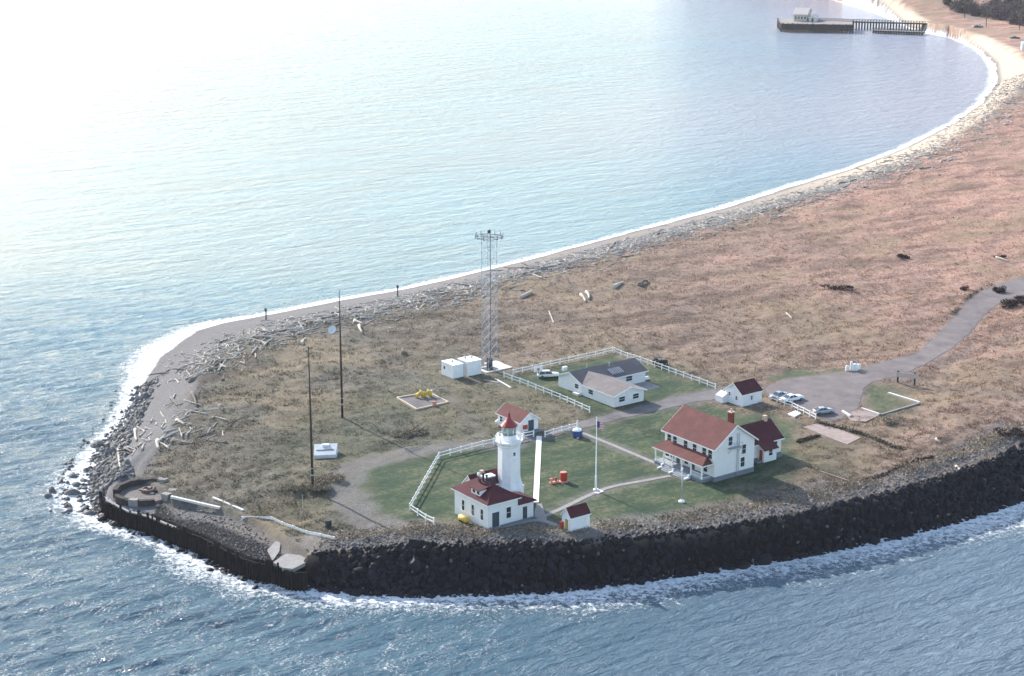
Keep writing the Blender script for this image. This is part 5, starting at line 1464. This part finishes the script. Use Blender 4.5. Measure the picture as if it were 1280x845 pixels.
tipp = [Vector(P(x, y, 0)) for x, y in ((118, 640), (108, 612), (112, 588), (126, 566), (148, 540), (166, 510), (180, 482))]
for k in range(4200):  # stony shore at the tip
    i = min(len(tipp) - 2, int(rr.random() ** 1.25 * (len(tipp) - 1))); p = tipp[i].lerp(tipp[i + 1], rr.random()); d = (tipp[i + 1] - tipp[i]).normalized(); n = Vector((d.y, -d.x))
    off = rr.uniform(-5.5, 8 - .9 * i); rocks.append((p.x + n.x * off, p.y + n.y * off, rr.lognormvariate(-.75, .5), 2))
for k in range(160):   # offshore rocks by the point
    p = P(rr.gauss(112, 26), rr.gauss(628, 9), 0); rocks.append((p[0], p[1], rr.lognormvariate(-.1, .45), 2))
for k in range(4200):  # rubble strewn along the crest
    i = rr.randrange(len(BERM) - 1); a, b = Vector(BERM[i]), Vector(BERM[i + 1]); p = a.lerp(b, rr.random()); rocks.append((p.x + rr.gauss(0, 1), p.y - 3.0 + rr.gauss(0, 2.6), rr.lognormvariate(-1.15, .35), 3))
for k in range(2600):  # stones on the floor of the basin
    p = P(rr.uniform(200, 350), rr.uniform(634, 704), PITZ); rocks.append((p[0], p[1], rr.lognormvariate(-1.5, .35), 4))
RX = np.array([r[0] for r in rocks]); RY = np.array([r[1] for r in rocks]); RZ, RK = base_height(RX, RY)
near_wall = sdf(WALL, RX, RY, False)
ok = []
for i, r in enumerate(rocks):
    z = float(RZ[i])
    if r[3] == 4 and (RK['pit'][i] < .6 or near_wall[i] < .5): continue
    if r[3] != 4 and RK['pit'][i] > -.2 and near_wall[i] > .2: continue
    if r[3] == 0 and RK['dT'][i] > .9: continue
    if r[3] == 3 and (RK['dT'][i] < 0 or RK['lawn'][i] > -.5 or RK['flat'][i] > .6): continue
    if z < -.9 and r[3] == 2 and rr.random() < .5: z = rr.uniform(-.45, -.05)
    if z < -1.3: z = -.9 if rr.random() < .25 else -2
    if z < -1.3: continue
    ok.append((r[0], r[1], z + r[2] * .02 + (.2 * rr.random() if r[3] == 0 else 0), r[2] * rr.uniform(.95, 1.25), r[3]))
order = sorted((i for i in range(len(ok)) if ok[i][4] < 3), key=lambda i: -ok[i][3] / ok[i][1] * (1 if ok[i][2] > -.3 else .3))
big = set(order[:300])
LB = {0: 'dark boulder in the rock armour between the lawns and the surf', 1: 'dark boulder in the surf at the foot of the timber sea wall', 2: 'grey boulder on the stony shore at the tip of the point'}
small = []
for i, (x, y, z, s, k) in enumerate(ok):
    ms = ROCKM if (k == 0 and (i in big or s > .75 or rr.random() > (.14 if z < 1.2 else .05))) or (k == 1 and (i in big or rr.random() > .3)) or (k == 3 and rr.random() > .9) or (k == 4 and rr.random() > .8) else ROCKGM  # extra pale stones near the waterline stand in for wet glints and white water
    M = (rr.uniform(0, 6), rr.uniform(0, 6), rr.uniform(0, 6)), (s * rr.uniform(.8, 1.3), s * rr.uniform(.7, 1.1), s * rr.uniform(.6, .95))
    if i in big:
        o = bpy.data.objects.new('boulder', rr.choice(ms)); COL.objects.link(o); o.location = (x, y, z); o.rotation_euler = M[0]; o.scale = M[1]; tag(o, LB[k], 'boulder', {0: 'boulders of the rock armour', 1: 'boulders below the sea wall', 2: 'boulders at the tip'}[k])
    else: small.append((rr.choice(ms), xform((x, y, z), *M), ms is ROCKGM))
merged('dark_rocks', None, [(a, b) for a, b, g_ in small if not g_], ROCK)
merged('grey_rocks', None, [(a, b) for a, b, g_ in small if g_], ROCKG)

# ------------------------------------------------------------------ rough grass
def grass():
    r = np.random.default_rng(12); n = 330000
    inv = r.uniform(1 / 760, 1 / 268, n); Y = 1 / inv; X = Y * r.uniform(-.33, .34, n)
    z, k = base_height(X, Y)
    tus = fbm(X / 1.7, Y / 1.7, 301, 2); pat = fbm(X / 14, Y / 14, 302, 3)
    keep = (k['dT'] > 1.0) & (k['road'] < -.4) & (k['pit'] < -1) & (k['lawn'] < -.3 + 1.5 * (r.uniform(0, 1, n) - .6)) & (tus + .35 * pat > .42 + .25 * r.uniform(0, 1, n))
    for l, w, s in GRAVEL[:1]: keep &= sdf(l, X, Y, False) > w * 1.0
    for (cx, cy), rr_ in FLAT_SPOTS[5:10]: keep &= np.hypot(X - cx, Y - cy) > rr_ * .75
    keep &= (k['berm'] > 3.5) | (r.uniform(0, 1, n) < .2)
    X, Y, z, tus = X[keep], Y[keep], z[keep], tus[keep]; n = len(X); fair = sstep(-6, 14, sdf(FAIR, X, Y))
    B = 3; a = r.uniform(0, 6.28, (n, B)); h = r.uniform(.10, .30, (n, B)) * (1.15 - .5 * fair)[:, None] * (.4 + 1.3 * sstep(.35, .8, tus))[:, None]; w = r.uniform(.05, .12, (n, B))
    lean = r.uniform(.3, 1.1, (n, B)); bx = X[:, None] + r.normal(0, .2, (n, B)); by = Y[:, None] + r.normal(0, .2, (n, B))
    ca, sa = np.cos(a), np.sin(a); zz = np.repeat(z[:, None], B, 1)
    v = np.stack([np.stack([bx - ca * w, by - sa * w, zz - .05], -1), np.stack([bx + ca * w, by + sa * w, zz - .05], -1), np.stack([bx - sa * lean * h * 1.2, by + ca * lean * h * 1.2, zz + h], -1)], 2).reshape(-1, 3)
    nt_ = n * B; me = bpy.data.meshes.new('dry_grass'); me.vertices.add(len(v)); me.vertices.foreach_set('co', v.astype(np.float32).ravel()); me.loops.add(nt_ * 3); me.loops.foreach_set('vertex_index', np.arange(nt_ * 3, dtype=np.int32)); me.polygons.add(nt_); me.polygons.foreach_set('loop_start', np.arange(0, nt_ * 3, 3, dtype=np.int32)); me.update(calc_edges=True)
    dry = np.clip(.05 + (X + .33 * (Y - 330)) / 205, 0, 1); tone = np.clip(r.normal(.5, .25, n), 0, 1)
    for nm, val in (('dry', dry), ('tone', tone), ('fair', fair)):
        at = me.attributes.new(nm, 'FLOAT', 'POINT'); at.data.foreach_set('value', np.repeat(val, B * 3).astype(np.float32))
    m, nt, b = mat('dry_grass')
    c1 = ramp(nt, attr(nt, 'tone'), [(.2, (.085, .083, .061)), (.55, (.18, .163, .125)), (.9, (.33, .29, .225))]); c2 = ramp(nt, attr(nt, 'tone'), [(.2, (.19, .112, .088)), (.55, (.42, .25, .19)), (.9, (.64, .42, .32))])
    c = mixc(nt, attr(nt, 'dry'), c1, c2); c = mixc(nt, mth(nt, 'MULTIPLY', attr(nt, 'fair'), .5), c, (.085, .10, .06))
    link(nt, c, b.inputs['Base Color']); b.inputs['Roughness'].default_value = .95; b.inputs['Specular IOR Level'].default_value = .1
    tr = nt.nodes.new('ShaderNodeBsdfTranslucent'); link(nt, c, tr.inputs['Color']); mx = nt.nodes.new('ShaderNodeMixShader'); mx.inputs[0].default_value = .5
    link(nt, b.outputs[0], mx.inputs[1]); link(nt, tr.outputs[0], mx.inputs[2]); link(nt, mx.outputs[0], nt.nodes['Material Output'].inputs['Surface'])
    me.materials.append(m); o = bpy.data.objects.new('dry_grass', me); COL.objects.link(o); o['kind'] = 'stuff'
grass()

# ------------------------------------------------------------------ weedy rows
def weed_row(name, label, line, n, w, h, m, seed, dy=0.0, stuff=False, leaf=.16):
    l = [Vector(P(x, y)) + Vector((0, dy)) for x, y in line]; r = np.random.default_rng(seed); ln = [(b - a).length for a, b in zip(l, l[1:])]; tot = sum(ln); pts = []
    for k in range(n):
        s_ = r.uniform(0, tot)
        for a, b, q in zip(l, l[1:], ln):
            if s_ <= q: break
            s_ -= q
        p = a.lerp(b, min(1, s_ / q)); d = (b - a).normalized(); o = r.normal(0, w)
        if float(vnoise([p.x / 2.2], [p.y / 2.2], seed)[0]) < r.uniform(0, .8): continue
        pts.append((p.x - d.y * o, p.y + d.x * o))
    A = np.array(pts); z, _k = base_height(A[:, 0], A[:, 1]); c0 = (float(A[:, 0].mean()), float(A[:, 1].mean()), float(z.mean()))
    C3 = np.stack([A[:, 0] - c0[0], A[:, 1] - c0[1], z - c0[2] + h * np.abs(r.normal(0, .5, len(A)))], 1)
    o = leaves(len(C3), lambda n_, r_: C3, leaf, r, m, name); o.location = c0
    if stuff: o['kind'] = 'stuff'
    else: tag(o, label, 'weeds')
    return o
weed_row('weed_row', 'long dark row of dead weeds crossing the grass past the pinkish slab', [(1022, 529), (1060, 538), (1100, 550), (1130, 561)], 2600, .5, .45, SHRUBG, 71)
weed_row('weed_row', 'short dark weed row between the house wing and the pinkish slab', [(996, 553), (1024, 545)], 1400, .25, .4, SHRUBG, 72)
weed_row('weed_row', 'dark weed line along the crest above the rock armour', [(1082, 601), (1120, 588), (1165, 572)], 1800, .4, .5, SHRUBD, 73)
weed_row('weed_row', 'dark weed line on the upper edge of the road bend', [(1196, 400), (1206, 385), (1222, 372), (1245, 360)], 1300, .5, .5, SHRUBG, 74, 4.0)
weed_row('tussock_fringe', '', BERM_PIX, 30000, 1.6, .35, SHRUBT, 75, 1.6, True, .15)
